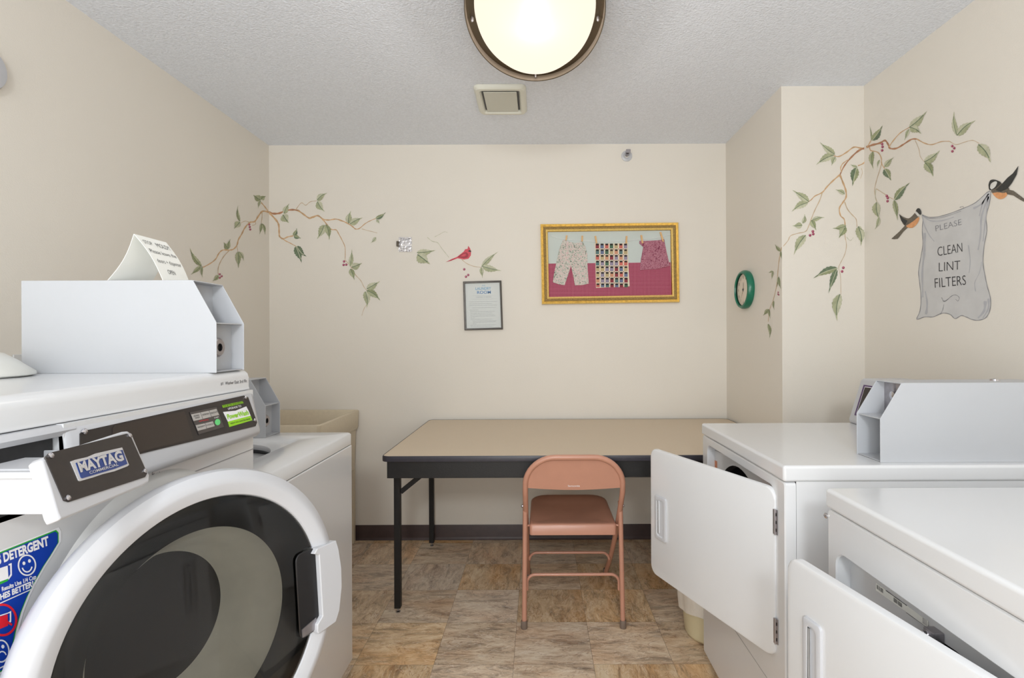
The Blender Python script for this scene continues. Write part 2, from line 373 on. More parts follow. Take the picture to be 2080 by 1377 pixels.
def leaf(mb, plane, b, t, w, m1, m2, off=PO):
    b = Vector((b[0], b[1])); t = Vector((t[0], t[1])); d = t - b; L = d.length; d /= L; nn = Vector((-d.y, d.x))
    bend = random.uniform(-0.10, 0.10) * L; N = 14; mid = []; A = []; B = []
    for i in range(N + 1):
        s = i / N; c = b + d * (L * s) + nn * (bend * math.sin(math.pi * s))
        sh = (math.sin(math.pi * min(1, s * 1.18) ** 0.72)) if s < 0.8 else 0.24 * (1 - s) / 0.2
        sh = max(sh, 0); sh *= 1 + 0.09 * (1 if i % 2 else -1) * (0 < i < N - 2)
        mid.append(c); A.append(c + nn * (w * 0.5 * sh)); B.append(c - nn * (w * 0.5 * sh * 0.85))
    P = lambda q, o: plane.at(q.x, q.y, o)
    mb.add([P(q, off) for q in mid] + [P(q, off) for q in A], [(i, i + 1, N + 2 + i, N + 1 + i) for i in range(N)], m1)
    mb.add([P(q, off) for q in mid] + [P(q, off) for q in B], [(i, i + 1, N + 2 + i, N + 1 + i) for i in range(N)], m2)
    # midrib
    vw = max(0.35, w * 0.04); R = [q + nn * vw for q in mid[:-3]]; Q = [q - nn * vw for q in mid[:-3]]; k = len(R)
    mb.add([P(q, off + 0.0003) for q in R] + [P(q, off + 0.0003) for q in Q], [(i, i + 1, k + i + 1, k + i) for i in range(k - 1)], LD if m1 is not LD else LG2)
def berry(mb, plane, c, r):
    for rr, o, m, dx in ((r, 0, BERRY, 0), (r * 0.4, 0.0003, BERRYL, -r * 0.25)):
        mb.sheet([plane.at(c[0] + dx + rr * math.cos(k * math.pi / 6), c[1] + dx + rr * math.sin(k * math.pi / 6), PO + 0.0003 + o) for k in range(12)], m)
SH = {'n': (LG, LG2), 'p': (LG2, LG2), 'o': (LG, LG3), 'd': (LD, LG3), 'D': (LD, LD)}
def mural(wall, plane, stems, leaves, berries, label, ox=0, oy=0, sc=1.0, br=2.6):
    z = lambda p: (ox + p[0] / sc, oy + p[1] / sc)
    mb = MB(); n = 0
    for w0, w1, m, pts in stems:
        n += 1; ribbon(mb, plane, [z(p) for p in pts], w0, w1, m, PO + 0.00002 * n)
    if stems: mb.build('painted_vine', wall, label='ochre vine stems painted ' + label)
    mb = MB()
    for i, (b, t, w_, s) in enumerate(leaves): leaf(mb, plane, z(b), z(t), w_ * 1.14 / sc, *SH[s], off=PO + 0.0004 + 0.00003 * i)
    mb.build('painted_leaves', wall, label='green leaves painted ' + label)
    if berries:
        mb = MB()
        for c in berries: berry(mb, plane, z(c), br)
        mb.build('painted_berries', wall, label='red berries painted ' + label)
mural(wl, PL_L,
  [(3, 2, STEM, [(546, 431), (533, 429), (524, 440), (517, 450), (507, 452), (497, 463), (491, 475), (484, 487), (481, 498), (474, 506), (465, 508), (452, 508), (444, 515), (438, 526), (427, 535), (412, 543)]),
   (1.6, 1.2, STEM2, [(466, 508), (455, 520), (447, 533), (443, 545), (443, 557)]), (2, 2, STEM, [(530, 411), (537, 419), (544, 428)]),
   (1.2, 1, STEM2, [(507, 452), (498, 449), (489, 453)]), (1.2, 0.8, STEM2, [(532, 431), (532, 442), (531, 454)]), (1, 0.8, STEM2, [(481, 498), (482, 505), (483, 512)]),
   (1, 0.8, STEM2, [(512, 458), (519, 455), (518, 448)])],
  [((529, 406), (514, 396), 13, 'o'), ((530, 405), (540, 398), 9, 'o'), ((529, 407), (524, 423), 6, 'n'), ((487, 450), (483, 417), 6, 'o'), ((487, 451), (475, 465), 13, 'n'),
   ((531, 454), (527, 476), 6, 'o'), ((532, 454), (538, 477), 6, 'o'), ((463, 506), (454, 492), 11, 'o'), ((464, 505), (468, 485), 7, 'o'), ((483, 511), (484, 545), 11, 'o'),
   ((485, 511), (495, 530), 8, 'n'), ((409, 541), (385, 503), 9, 'o'), ((407, 541), (387, 558), 8, 'o'), ((410, 541), (411, 564), 5, 'o'), ((443, 559), (431, 571), 8, 'o')],
  [(506, 456), (507, 461), (508, 466), (446, 557), (446, 564), (450, 561)], 'on the left wall above the washers', br=2.2)
mural(wb, PL_B,
  [(4, 3, STEM3, [(546, 431), (556, 434), (568, 433), (580, 428), (595, 426), (607, 428)]), (3.2, 2, STEM, [(605, 427), (615, 434), (628, 443), (637, 441), (646, 438), (656, 445), (668, 447), (682, 445), (694, 448)]),
   (2.6, 1.2, STEM, [(690, 447), (703, 452), (716, 460), (722, 465), (730, 464), (742, 454), (753, 448), (765, 443)]),
   (3.6, 2.2, STEM, [(546, 431), (560, 446), (566, 456), (567, 470), (568, 480), (575, 485), (585, 481), (596, 479)]), (2, 1.4, STEM, [(570, 482), (580, 489), (590, 494), (601, 500)]),
   (3, 1, STEM, [(630, 443), (645, 438), (656, 446), (664, 456), (673, 466), (683, 467), (688, 475), (695, 488), (701, 503), (701, 529)]),
   (1.3, 1, STEM2, [(601, 426), (612, 412), (621, 417), (630, 410), (643, 408)]), (1.2, 1, STEM2, [(702, 529), (712, 541), (722, 558), (733, 570), (739, 582), (745, 590)]),
   (1, 0.8, STEM2, [(748, 590), (750, 610), (740, 626), (735, 641)]), (1, 0.8, STEM2, [(735, 465), (750, 469), (766, 473)]),
   (1.1, 0.8, LG2, [(868, 482), (878, 490), (889, 493), (897, 504), (905, 514), (912, 523)]), (0.9, 0.6, LG2, [(883, 481), (893, 476), (902, 471), (909, 472)]),
   (1.2, 0.9, STEM2, [(938, 527), (948, 535), (963, 541), (978, 543)])],
  [((577, 434), (588, 413), 11, 'n'), ((575, 436), (587, 453), 17, 'n'), ((596, 479), (603, 463), 8, 'd'), ((597, 479), (612, 484), 8, 'd'), ((601, 500), (613, 534), 14, 'D'), ((603, 500), (623, 521), 14, 'D'),
   ((644, 407), (665, 392), 12, 'n'), ((645, 409), (660, 430), 14, 'n'), ((659, 457), (644, 486), 14, 'n'), ((662, 456), (669, 488), 12, 'o'), ((708, 454), (713, 428), 13, 'n'), ((711, 455), (737, 442), 13, 'n'),
   ((763, 444), (784, 431), 8, 'd'), ((765, 446), (771, 455), 6, 'p'), ((711, 541), (715, 506), 9, 'n'), ((714, 543), (736, 534), 14, 'n'), ((712, 546), (720, 569), 11, 'o'),
   ((745, 587), (772, 571), 14, 'n'), ((745, 590), (773, 611), 13, 'o'), ((742, 592), (745, 626), 13, 'n'), ((764, 482), (753, 494), 7, 'p'),
   ((847, 513), (885, 508), 13, 'n'), ((848, 517), (874, 537), 21, 'n'), ((978, 542), (1012, 511), 10, 'n'), ((980, 541), (1019, 550), 13, 'n'), ((978, 543), (980, 565), 8, 'n')],
  [(699, 531), (698, 538), (703.5, 537.5), (943, 547), (951, 558.5), (946.5, 562)], 'on the back wall around the metal plate', br=2.5)
Z6 = dict(ox=1470, oy=200, sc=2.6475)
mural(wc, PL_C,
  [(3, 2, STEM, [(768, 264), (740, 268), (700, 262), (660, 290), (620, 312), (592, 308)]), (4, 2, STEM3, [(766, 266), (730, 278), (690, 312), (650, 360), (625, 410)]), (3, 1.6, STEM, [(625, 410), (590, 440), (555, 475), (530, 505), (490, 525), (470, 545), (448, 560)]),
   (1.6, 1.3, STEM2, [(530, 505), (515, 550), (490, 600), (470, 650), (455, 690), (440, 715), (400, 725), (360, 738), (345, 765), (320, 795)]),
   (3.4, 2, STEM, [(625, 412), (640, 450), (655, 490), (658, 530), (640, 560), (622, 590), (628, 630), (648, 650), (653, 690)]), (1.8, 1.1, STEM2, [(650, 556), (665, 595), (690, 625), (712, 650), (716, 690)]),
   (2.6, 2, STEM, [(766, 268), (762, 310), (755, 345), (722, 362)]), (1.3, 0.8, STEM2, [(653, 690), (652, 740), (660, 790), (650, 840), (630, 880), (618, 910), (628, 960), (630, 1055)]), (1, 0.8, LG2, [(660, 745), (680, 764), (697, 748)]),
   (0.8, 0.8, STEM2, [(740, 375), (745, 400), (735, 430)]), (2, 1.6, STEM, [(635, 395), (628, 375), (640, 350), (668, 330)])],
  [((597, 302), (515, 234), 34, 'n'), ((592, 304), (496, 358), 38, 'n'), ((600, 315), (580, 362), 26, 'n'), ((718, 372), (680, 354), 16, 'n'), ((714, 372), (692, 472), 42, 'd'), ((458, 556), (368, 492), 36, 'n'), ((452, 560), (364, 610), 36, 'n'),
   ((650, 515), (600, 490), 24, 'n'), ((422, 682), (368, 685), 32, 'n'), ((424, 672), (434, 620), 22, 'n'), ((472, 657), (543, 640), 24, 'n'), ((470, 655), (497, 710), 28, 'o'), ((440, 735), (376, 842), 42, 'n'),
   ((657, 685), (584, 698), 28, 'o'), ((655, 690), (618, 752), 36, 'o'), ((722, 690), (737, 794), 44, 'n'), ((722, 688), (750, 710), 18, 'n'), ((612, 912), (480, 968), 36, 'd'), ((608, 918), (563, 1048), 30, 'D'), ((624, 1052), (610, 1198), 48, 'n')],
  [(479, 715), (481, 729), (464, 736), (643, 910), (636, 930)], 'on the cream alcove corner wall', br=2.8, **Z6)
mural(wc, PL_S, [(1.5, 1, STEM2, [(312, 800), (300, 860), (292, 930), (286, 1000), (268, 1080), (246, 1140), (240, 1200)])],
  [((306, 822), (276, 783), 17, 'o'), ((308, 822), (313, 864), 11, 'o'), ((268, 930), (241, 938), 12, 'n'), ((268, 930), (259, 973), 12, 'n'), ((297, 958), (288, 1012), 12, 'o'), ((298, 962), (310, 1025), 15, 'o'), ((271, 1088), (274, 1138), 10, 'o'),
   ((243, 1133), (213, 1168), 20, 'o'), ((244, 1133), (252, 1185), 12, 'o'), ((240, 1212), (247, 1289), 17, 'o')],
  [(294, 1042), (293, 1052), (297, 1056)], 'beside the green wall clock', br=1.5, **Z6)
mural(wr, PL_R,
  [(4, 2.6, STEM3, [(768, 262), (800, 250), (840, 240), (868, 226), (884, 245), (895, 268), (930, 268), (970, 245), (1010, 220), (1040, 218)]), (2.4, 1.2, STEM, [(1040, 218), (1080, 240), (1120, 248), (1170, 232), (1215, 230)]),
   (1.2, 1, STEM2, [(1215, 230), (1250, 248), (1295, 235), (1340, 225), (1375, 242)]), (2.2, 1.4, STEM, [(888, 262), (910, 230), (950, 185), (1000, 155)]), (2.2, 1.6, STEM, [(785, 262), (792, 280), (830, 290), (848, 320), (850, 350), (866, 376)]),
   (1.2, 1, STEM2, [(850, 350), (835, 400), (820, 450), (812, 500), (825, 560)]), (1.2, 1, STEM2, [(820, 485), (860, 510), (900, 535), (918, 542)]), (0.9, 0.8, STEM2, [(1030, 225), (1050, 270), (1058, 312), (1080, 340)]),
   (2, 1.4, STEM, [(772, 264), (785, 240), (797, 218)]), (1, .8, LG2, [(820, 485), (816, 530), (826, 560)])],
  [((795, 226), (785, 145), 10, 'n'), ((799, 226), (856, 144), 34, 'd'), ((803, 285), (807, 380), 27, 'o'), ((840, 330), (828, 372), 12, 'n'), ((866, 368), (916, 316), 28, 'n'), ((866, 378), (902, 442), 38, 'd'), ((1000, 156), (1094, 68), 42, 'n'),
   ((1003, 155), (1064, 190), 40, 'n'), ((998, 165), (973, 226), 18, 'n'), ((1256, 198), (1241, 68), 28, 'n'), ((1258, 198), (1357, 118), 42, 'n'), ((1372, 246), (1438, 345), 56, 'n'), ((1080, 342), (1165, 278), 40, 'n'), ((1085, 345), (1129, 420), 44, 'o'),
   ((920, 546), (1003, 452), 36, 'd'), ((918, 546), (936, 656), 26, 'o'), ((823, 558), (842, 655), 42, 'n'), ((838, 640), (814, 704), 20, 'n')],
  [(853, 245), (855, 260), (853, 279), (1230, 256), (1241, 267), (1231, 284), (878, 524), (883, 535), (882, 552)], 'on the right wall above the dryers', br=2.7, **Z6)

# painted cardinal
RED1 = mat('mural_cardinal_red', (206, 78, 92), 0.6, var=0.12, vscale=120); RED2 = mat('mural_cardinal_shade', (160, 52, 66), 0.6, var=0.12, vscale=120)
BK = mat('mural_bird_black', (52, 52, 50), 0.6, var=0.2, vscale=120); OR = mat('mural_bird_orange', (218, 156, 106), 0.6, var=0.12, vscale=80); CW = mat('mural_bird_white', (214, 212, 206), 0.6, var=0.05, vscale=80)
BG = mat('mural_bird_grey_brown', (104, 96, 84), 0.6, var=0.25, vscale=140)
def flat(mb, plane, pts, m, off, ox=0, oy=0, sc=1.0, sm=True):
    P = [(ox + x / sc, oy + y / sc) for x, y in pts]
    if sm:
        Q = smoothpath([(x, y, 0) for x, y in P + [P[0]]], 3)[:-1]; P = [(q.x, q.y) for q in Q]
    mb.sheet([plane.at(x, y, off) for x, y in P], m)
mb = MB(); C8 = dict(ox=790, oy=460, sc=8.667)
flat(mb, PL_B, [(1000, 630), (1100, 575), (1200, 535), (1320, 440), (1340, 403), (1385, 395), (1397, 340), (1428, 385), (1448, 435), (1442, 510), (1400, 568), (1320, 582), (1210, 560), (1100, 602)], RED1, PO + 0.0005, sm=False, **C8)
flat(mb, PL_B, [(1210, 535), (1290, 480), (1360, 455), (1400, 500), (1380, 545), (1300, 555)], RED2, PO + 0.0009, **C8)
flat(mb, PL_B, [(1250, 530), (1310, 490), (1355, 480), (1340, 525)], RED1, PO + 0.0012, **C8)
flat(mb, PL_B, [(1395, 435), (1420, 415), (1450, 435), (1430, 450)], BK, PO + 0.0012, **C8)
flat(mb, PL_B, [(1000, 631), (1150, 570), (1180, 565), (1090, 603)], RED2, PO + 0.0009, sm=False, **C8)
mb.build('painted_cardinal', wb, label='red crested bird painted on the back wall')
# two painted birds holding a cloth banner
B4 = dict(ox=1780, oy=320, sc=4.05)
mb = MB()
flat(mb, PL_R, [(240, 556), (190, 610), (125, 668), (150, 672), (180, 668), (225, 610), (266, 572)], BG, PO + .0004, sm=False, **B4)
flat(mb, PL_R, [(250, 572), (300, 578), (345, 535), (355, 490), (315, 510), (260, 545)], OR, PO + .0008, **B4)
flat(mb, PL_R, [(190, 464), (225, 488), (268, 500), (300, 478), (340, 436), (362, 470), (330, 505), (290, 535), (238, 560), (210, 520)], BG, PO + .0010, **B4)
flat(mb, PL_R, [(190, 464), (225, 500), (262, 520), (240, 556), (208, 520)], BK, PO + .0013, sm=False, **B4)
flat(mb, PL_R, [(328, 440), (340, 420), (358, 418), (372, 440), (372, 468), (350, 466)], BK, PO + .0013, **B4)
flat(mb, PL_R, [(318, 452), (335, 444), (366, 476), (348, 486)], CW, PO + .0016, sm=False, **B4)
mb.build('painted_bird', wr, label='small painted bird at the left end of the cloth banner')
mb = MB()
flat(mb, PL_R, [(1070, 258), (1130, 272), (1215, 335), (1235, 372), (1190, 350), (1130, 312), (1070, 300)], BG, PO + .0004, sm=False, **B4)
flat(mb, PL_R, [(955, 290), (985, 325), (1020, 342), (1060, 330), (1080, 300), (1050, 275), (980, 270)], OR, PO + .0008, **B4)
flat(mb, PL_R, [(960, 190), (1000, 190), (1040, 215), (1100, 258), (1060, 290), (1000, 285), (950, 285)], BG, PO + .0010, **B4)
flat(mb, PL_R, [(985, 268), (1030, 225), (1085, 165), (1128, 130), (1174, 68), (1160, 140), (1120, 210), (1085, 255), (1030, 282)], BK, PO + .0013, sm=False, **B4)
flat(mb, PL_R, [(928, 225), (940, 190), (970, 180), (1010, 192), (1030, 210), (990, 250), (938, 268)], BK, PO + .0016, **B4)
flat(mb, PL_R, [(942, 248), (950, 215), (985, 195), (1000, 205), (985, 240), (955, 262)], CW, PO + .0020, **B4)
mb.build('painted_bird', wr, label='larger painted bird at the right end of the cloth banner')
CLOTH = mat('mural_cloth_grey', (198, 197, 196), 0.6, var=0.05, vscale=14); CLINE = mat('mural_cloth_line', (136, 136, 140), 0.6, var=0.1, vscale=60); CSH = mat('mural_cloth_fold', (176, 176, 180), 0.6, var=0.05, vscale=30)
out = [(378, 470), (450, 492), (560, 475), (700, 425), (820, 370), (935, 275), (932, 380), (905, 480), (912, 600), (890, 720), (880, 860), (895, 960), (915, 1060), (940, 1150), (940, 1240), (910, 1310), (860, 1335), (800, 1335), (740, 1310), (700, 1300), (650, 1325), (610, 1290), (545, 1280), (470, 1310), (400, 1310), (335, 1330), (362, 1260), (370, 1150), (360, 1040), (350, 940), (365, 840), (385, 720), (380, 600), (385, 520)]
mb = MB(); flat(mb, PL_R, out, CLOTH, PO + .0002, **B4)
z4 = lambda L: [(1780 + x / 4.05, 320 + y / 4.05) for x, y in L]
ribbon(mb, PL_R, z4(out + [out[0]]), 1.3, 1.3, CLINE, PO + .0005)
for L, w0 in (([(380, 475), (400, 560), (440, 640), (480, 690)], 2.5), ([(390, 480), (450, 520), (540, 520), (640, 490)], 3), ([(930, 290), (880, 370), (850, 480)], 3), ([(932, 300), (870, 480), (860, 640), (840, 760)], 4), ([(925, 320), (900, 520), (880, 690)], 3),
              ([(400, 620), (398, 760), (380, 950), (385, 1150)], 5), ([(900, 1180), (890, 1260), (840, 1320)], 6), ([(925, 1160), (925, 1240), (880, 1320)], 4), ([(760, 720), (775, 850), (765, 950)], 2), ([(820, 1100), (812, 1030), (850, 950), (870, 860)], 1.6), ([(410, 1290), (420, 1200), (405, 1100)], 4), ([(800, 420), (870, 380), (925, 300)], 4)):
    ribbon(mb, PL_R, z4(L), w0, w0 * 0.5, CSH, PO + .0007)
for L in ([(378, 472), (440, 500), (560, 488), (700, 440)], [(550, 1180), (580, 1175), (620, 1140), (655, 1130), (685, 1150), (675, 1180), (655, 1165)], [(540, 1150), (560, 1185), (590, 1165)], [(530, 1290), (550, 1250), (558, 1210)], [(690, 410), (715, 402), (722, 415)]):
    ribbon(mb, PL_R, z4(L), 1.1, 0.7, CLINE, PO + .0009)
q = lambda x, y: (1780 + x / 4.05, 320 + y / 4.05)
ptext(mb, 'PLEASE', PL_R, q(492, 608), q(705, 552), q(488, 560), CLINE, PO + .0010, -0.012)
ptext(mb, 'CLEAN', PL_R, q(508, 812), q(712, 775), q(505, 735), INK, PO + .0010, -0.012)
ptext(mb, 'LINT', PL_R, q(518, 938), q(694, 920), q(518, 862), INK, PO + .0010, -0.014)
ptext(mb, 'FILTERS', PL_R, q(486, 1072), q(742, 1046), q(482, 992), INK, PO + .0010, -0.010)
mb.build('painted_banner', wr, label='grey cloth banner painted with PLEASE CLEAN LINT FILTERS')

# ------------------------------------------------------------------ ceiling lamp
lc = (-0.006, 1.79); LA, LB = 0.234, 0.400
lamp = thing('ceiling_lamp', (lc[0], lc[1], ZC), 'flush ceiling lamp with bronze ring and glowing cream glass bowl', 'lamp')
def oval(prof, m, s_=96, cap1=False, mb=None):
    """rings inset by k from the lamp outline, at height z"""
    mb = mb or MB()
    return mb.loft([[Vector((lc[0] + (LA - k) * math.cos(2 * math.pi * j / s_), lc[1] + (LB - k * LB / LA * 0.62) * math.sin(2 * math.pi * j / s_), z)) for j in range(s_)] for k, z in prof], m, False, cap1)
mb = oval([(0.03, 2.4355), (-0.006, 2.4355), (-0.006, 2.334), (-0.0035, 2.330), (-0.001, 2.332)], BRONZE); oval([(-0.001, 2.332), (0.0, 2.352)], BRONZEL, mb=mb); oval([(0.0, 2.352), (0.030, 2.354)], BRONZE, mb=mb)
mb.build('trim_ring', lamp)
def lamp_glass():
    m = bpy.data.materials.new('lit_cream_glass'); m.use_nodes = True; nt = m.node_tree; b = nt.nodes['Principled BSDF']
    b.inputs['Base Color'].default_value = (0.02, 0.02, 0.02, 1); b.inputs['Roughness'].default_value = 0.6; b.inputs['Specular IOR Level'].default_value = 0.1
    lw = nt.nodes.new('ShaderNodeLayerWeight'); lw.inputs[0].default_value = 0.35
    r = nt.nodes.new('ShaderNodeValToRGB'); r.color_ramp.elements[0].color = (1.0, 0.90, 0.74, 1); r.color_ramp.elements[1].color = (1.0, 0.78, 0.56, 1)
    b.inputs['Emission Color'].default_value = (1.0, 0.90, 0.73, 1); b.inputs['Emission Strength'].default_value = 1.02
    nt.nodes.remove(lw); nt.nodes.remove(r)
    return m
oval([(0.027, 2.356), (0.030, 2.346), (0.045, 2.334), (0.075, 2.322), (0.115, 2.313), (0.165, 2.307), (0.21, 2.305), (0.2335, 2.3045)], lamp_glass(), cap1=True).build('glass_bowl', lamp, smooth=80)
for k, (x, y) in enumerate(((-LA + 0.016, 0.0), (LA - 0.016, 0.0), (0, LB - 0.016), (0, 0.016 - LB))):
    MB().lathe([(0.005, 0), (0.005, -0.012), (0.003, -0.016)], (lc[0] + x, lc[1] + y, 2.353), (0, 0, 1), STEEL, 12, cap1=True).build('screw', lamp)
ll = bpy.data.lights.new('lamp_light', 'POINT'); ll.energy = 4.5; ll.color = (1, 0.97, 0.93); ll.shadow_soft_size = 0.03
lo = bpy.data.objects.new('lamp_light', ll); COL.objects.link(lo); lo.parent = lamp; lo.location = (0, 0, -0.19)

# ------------------------------------------------------------------ ceiling vent
vt = thing('ceiling_vent', (-0.178, 2.58, ZC), 'small off-white square exhaust vent on the ceiling behind the lamp', 'vent')
def vloop(k, z): return [Vector((-0.178 + x, 2.58 + y, z)) for x, y in rrect(-0.125 + k, 0.125 - k, -0.150 + k, 0.150 - k, max(0.004, 0.03 - k * 0.6))]
MB().loft([vloop(0, ZC - 0.0005), vloop(0.001, ZC - 0.010), vloop(0.010, ZC - 0.020), vloop(0.026, ZC - 0.021), vloop(0.034, ZC - 0.012), vloop(0.036, ZC - 0.006)], PWT, False, False).build('vent_frame', vt)
MB().box(-0.178 - 0.08, -0.178 + 0.08, 2.58 - 0.105, 2.58 + 0.105, ZC - 0.019, ZC - 0.014, PWT2).build('centre_panel', vt, bevel=0.002)
MB().box(-0.178 - 0.088, -0.178 + 0.088, 2.58 - 0.113, 2.58 + 0.113, ZC - 0.006, ZC - 0.0006, BLACKP).build('duct_opening', vt)

# ------------------------------------------------------------------ sprinkler
p = PL_B.at(1273, 317)
sp = thing('fire_sprinkler', p, 'small sidewall fire sprinkler in a white dish high on the back wall', 'sprinkler')
MB().lathe([(0.034, 0), (0.033, 0.004), (0.022, 0.008), (0.012, 0.004)], p, (0, -1, 0), WPLAS, 32).build('escutcheon', sp)
mb = MB(); mb.tube([p + Vector((0, -0.003, 0.004)), p + Vector((0, -0.03, 0.008))], 0.009, STEEL, 12)
mb.tube([p + Vector((-0.010, -0.03, 0.008)), p + Vector((-0.012, -0.045, 0.012)), p + Vector((0, -0.055, 0.014)), p + Vector((0.012, -0.045, 0.012)), p + Vector((0.010, -0.03, 0.008))], 0.0025, STEEL, 8)
mb.box(p.x - 0.012, p.x + 0.012, p.y - 0.060, p.y - 0.040, p.z + 0.018, p.z + 0.021, STEEL)
mb.box(p.x - 0.014, p.x + 0.014, p.y - 0.059, p.y - 0.056, p.z + 0.0, p.z + 0.02, STEEL)
mb.build('sprinkler_head', sp)

# ------------------------------------------------------------------ metal wall plate with a lug
mb = MB(); p = PL_B.at(823, 497)
wp = thing('metal_wall_plate', p, 'square chrome plate with a side lug screwed to the back wall left of the cardinal', 'plate')
P5 = Plane((0, YB, 0), (0, -1, 0))
PLATEM = mat('crumpled_chrome', (200, 198, 200), 0.18, metal=1.0, var=0.15, vscale=90, bump=0.8, bscale=60)
ppoly(mb, P5, [(810, 482), (836.5, 482), (836.5, 511.5), (810, 511.5)], 0.0005, 0.004, PLATEM); mb.build('plate', wp, bevel=0.001)
mb = MB(); ppoly(mb, P5, [(814, 488), (832, 488), (832, 506), (814, 506)], 0.004, 0.010, PLATEM); mb.build('raised_centre', wp, bevel=0.002)
mb = MB(); ppoly(mb, P5, [(806.5, 490.5), (811.5, 490.5), (811.5, 501), (806.5, 501)], 0.0005, 0.016, mat('dark_lug', (92, 84, 74), 0.4, metal=0.6, var=0.1)); mb.build('side_lug', wp, bevel=0.001)
for x, y in ((815.5, 485), (831.5, 485), (816.5, 508.5), (832, 508.5)):
    mb = MB(); screw(mb, P5.at(x, y, 0.004), P5.n, 0.004, STEEL); mb.build('screw', wp)

# ------------------------------------------------------------------ laundry room notice
mb = MB(); o9 = lambda x, y: (920 + x / 9.18, 540 + y / 9.18)
nt_ = thing('framed_notice', PL_B.at(981, 670), 'dark-framed notice headed THE LAUNDRY ROOM below the painted cardinal', 'notice')
def fr(mb, qs, m=None, ms=None):
    loops = [[PL_B.at(x, y, o) for x, y in qd] for qd, o in qs]
    mb.loft(loops, m, False, False, ms)
def inset(qd, k):
    c = (sum(a for a, b in qd) / 4, sum(b for a, b in qd) / 4)
    return [(a + (k if a < c[0] else -k), b + (k if b < c[1] else -k)) for a, b in qd]
FRM = mat('pewter_black_frame', (84, 80, 76), 0.35, metal=0.3, var=0.12, vscale=60)
oq = [o9(195, 297), o9(905, 277), o9(935, 1183), o9(222, 1200)]
fr(mb, [(oq, 0.0005), (oq, 0.016), (inset(oq, 1.2), 0.019), (inset(oq, 3.2), 0.017), (inset(oq, 3.9), 0.006)], FRM); mb.build('frame', nt_)
NP = mat('notice_paper', (216, 218, 216), 0.7, var=0.01)
mb = MB(); iq = inset(oq, 3.7); ppoly(mb, PL_B, iq, 0.001, 0.006, NP)
TB = mat('notice_blue_ink', (104, 160, 196), 0.6, var=0.1); TBD = mat('notice_deep_blue_ink', (60, 120, 176), 0.6, var=0.1); TG = mat('notice_grey_ink', (150, 152, 156), 0.6, var=0.1)
ptext(mb, 'THE', PL_B, o9(540, 383), o9(603, 380), o9(540, 360), TB, 0.0066)
ptext(mb, 'LAUNDRY', PL_B, o9(425, 452), o9(712, 445), o9(424, 402), TB, 0.0066, 0.01)
ptext(mb, 'ROOM', PL_B, o9(455, 524), o9(708, 518), o9(453, 470), TBD, 0.0066, 0.01)
ptext(mb, 'WASHING  &  DRYING', PL_B, o9(430, 595), o9(712, 589), o9(430, 577), TG, 0.0066, 0.0)
rn = random.Random(3)
for y, x0, x1 in ((556, 355, 800), (620, 355, 815), (668, 310, 830), (705, 310, 735), (735, 310, 825), (780, 360, 800), (822, 315, 475), (850, 325, 780), (882, 330, 735), (912, 330, 770), (938, 330, 800), (968, 330, 410), (995, 335, 735), (1025, 370, 830), (1048, 375, 800), (1078, 372, 440), (1102, 330, 800), (1128, 335, 735)):
    x = x0
    while x < x1:
        L = rn.uniform(22, 60) if y not in (556, 620) else 500
        x2 = min(x + L, x1); k = 2.2 if y not in (556, 620) else 1.0
        sl = -(x - 560) * 0.02; sl2 = -(x2 - 560) * 0.02
        mb.sheet([PL_B.at(*o9(x, y + sl - k), 0.0065), PL_B.at(*o9(x2, y + sl2 - k), 0.0065), PL_B.at(*o9(x2, y + sl2 + k), 0.0065), PL_B.at(*o9(x, y + sl + k), 0.0065)], TG); x = x2 + 9
mb.build('printed_sheet', nt_)
mb = MB(); mb.sheet([PL_B.at(x, y, 0.0085) for x, y in iq], PGLASS); mb.build('glass', nt_)

# ------------------------------------------------------------------ gilt framed clothesline picture
o5 = lambda x, y: (1060 + x / 5.739, 420 + y / 5.739)
pc = thing('framed_textile_picture', PL_B.at(1239, 616), 'gold framed picture of miniature clothes pegged on a line, on the back wall', 'picture')
oq = [o5(215, 210), o5(1815, 190), o5(1830, 1114), o5(232, 1138)]
mb = MB(); fr(mb, [(oq, 0.0005), (oq, 0.020), (inset(oq, 1.6), 0.026), (inset(oq, 5.5), 0.022), (inset(oq, 6.5), 0.024), (inset(oq, 11), 0.022), (inset(oq, 12), 0.025), (inset(oq, 14.6), 0.018), (inset(oq, 15.2), 0.006)], ms=[GOLD, GOLDL, GOLD, GOLDD, GOLDD, GOLDL, GOLDL, GOLD]); mb.build('frame', pc)
iq = [o5(297, 286), o5(1752, 266), o5(1754, 1034), o5(303, 1052)]; iq = inset(oq, 14.9)
SKY = mat('pale_mint_backing', (196, 204, 200), 0.8, var=0.015); 
mb = MB(); ppoly(mb, PL_B, [iq[0], iq[1], (iq[1][0] + 0.1, o5(0, 648)[1]), (iq[0][0] + 0.2, o5(0, 664)[1])], 0.001, 0.005, SKY); mb.build('pale_backing', pc)
mb = MB(); ppoly(mb, PL_B, [(iq[0][0] + 0.2, o5(0, 664)[1]), (iq[1][0] + 0.1, o5(0, 648)[1]), iq[2], iq[3]], 0.001, 0.0055, GINGHAM); mb.build('gingham_backing', pc)
def garment(name, pts, m, extra=None, label=None):
    mb = MB(); P = [o5(x, y) for x, y in pts]
    mb.loft([[PL_B.at(x, y, o) for x, y in P] for o in (0.0056, 0.0105)], m, False, True)
    if extra: extra(mb)
    return mb.build(name, pc, bevel=0.001, label=label)
garment('trousers', [(478, 392), (540, 408), (620, 425), (715, 418), (740, 470), (762, 560), (765, 700), (778, 898), (700, 915), (618, 918), (600, 820), (572, 690), (540, 790), (498, 915), (430, 905), (360, 880), (375, 780), (408, 620), (440, 480)], FLORAL, label='grey and pink floral trousers')
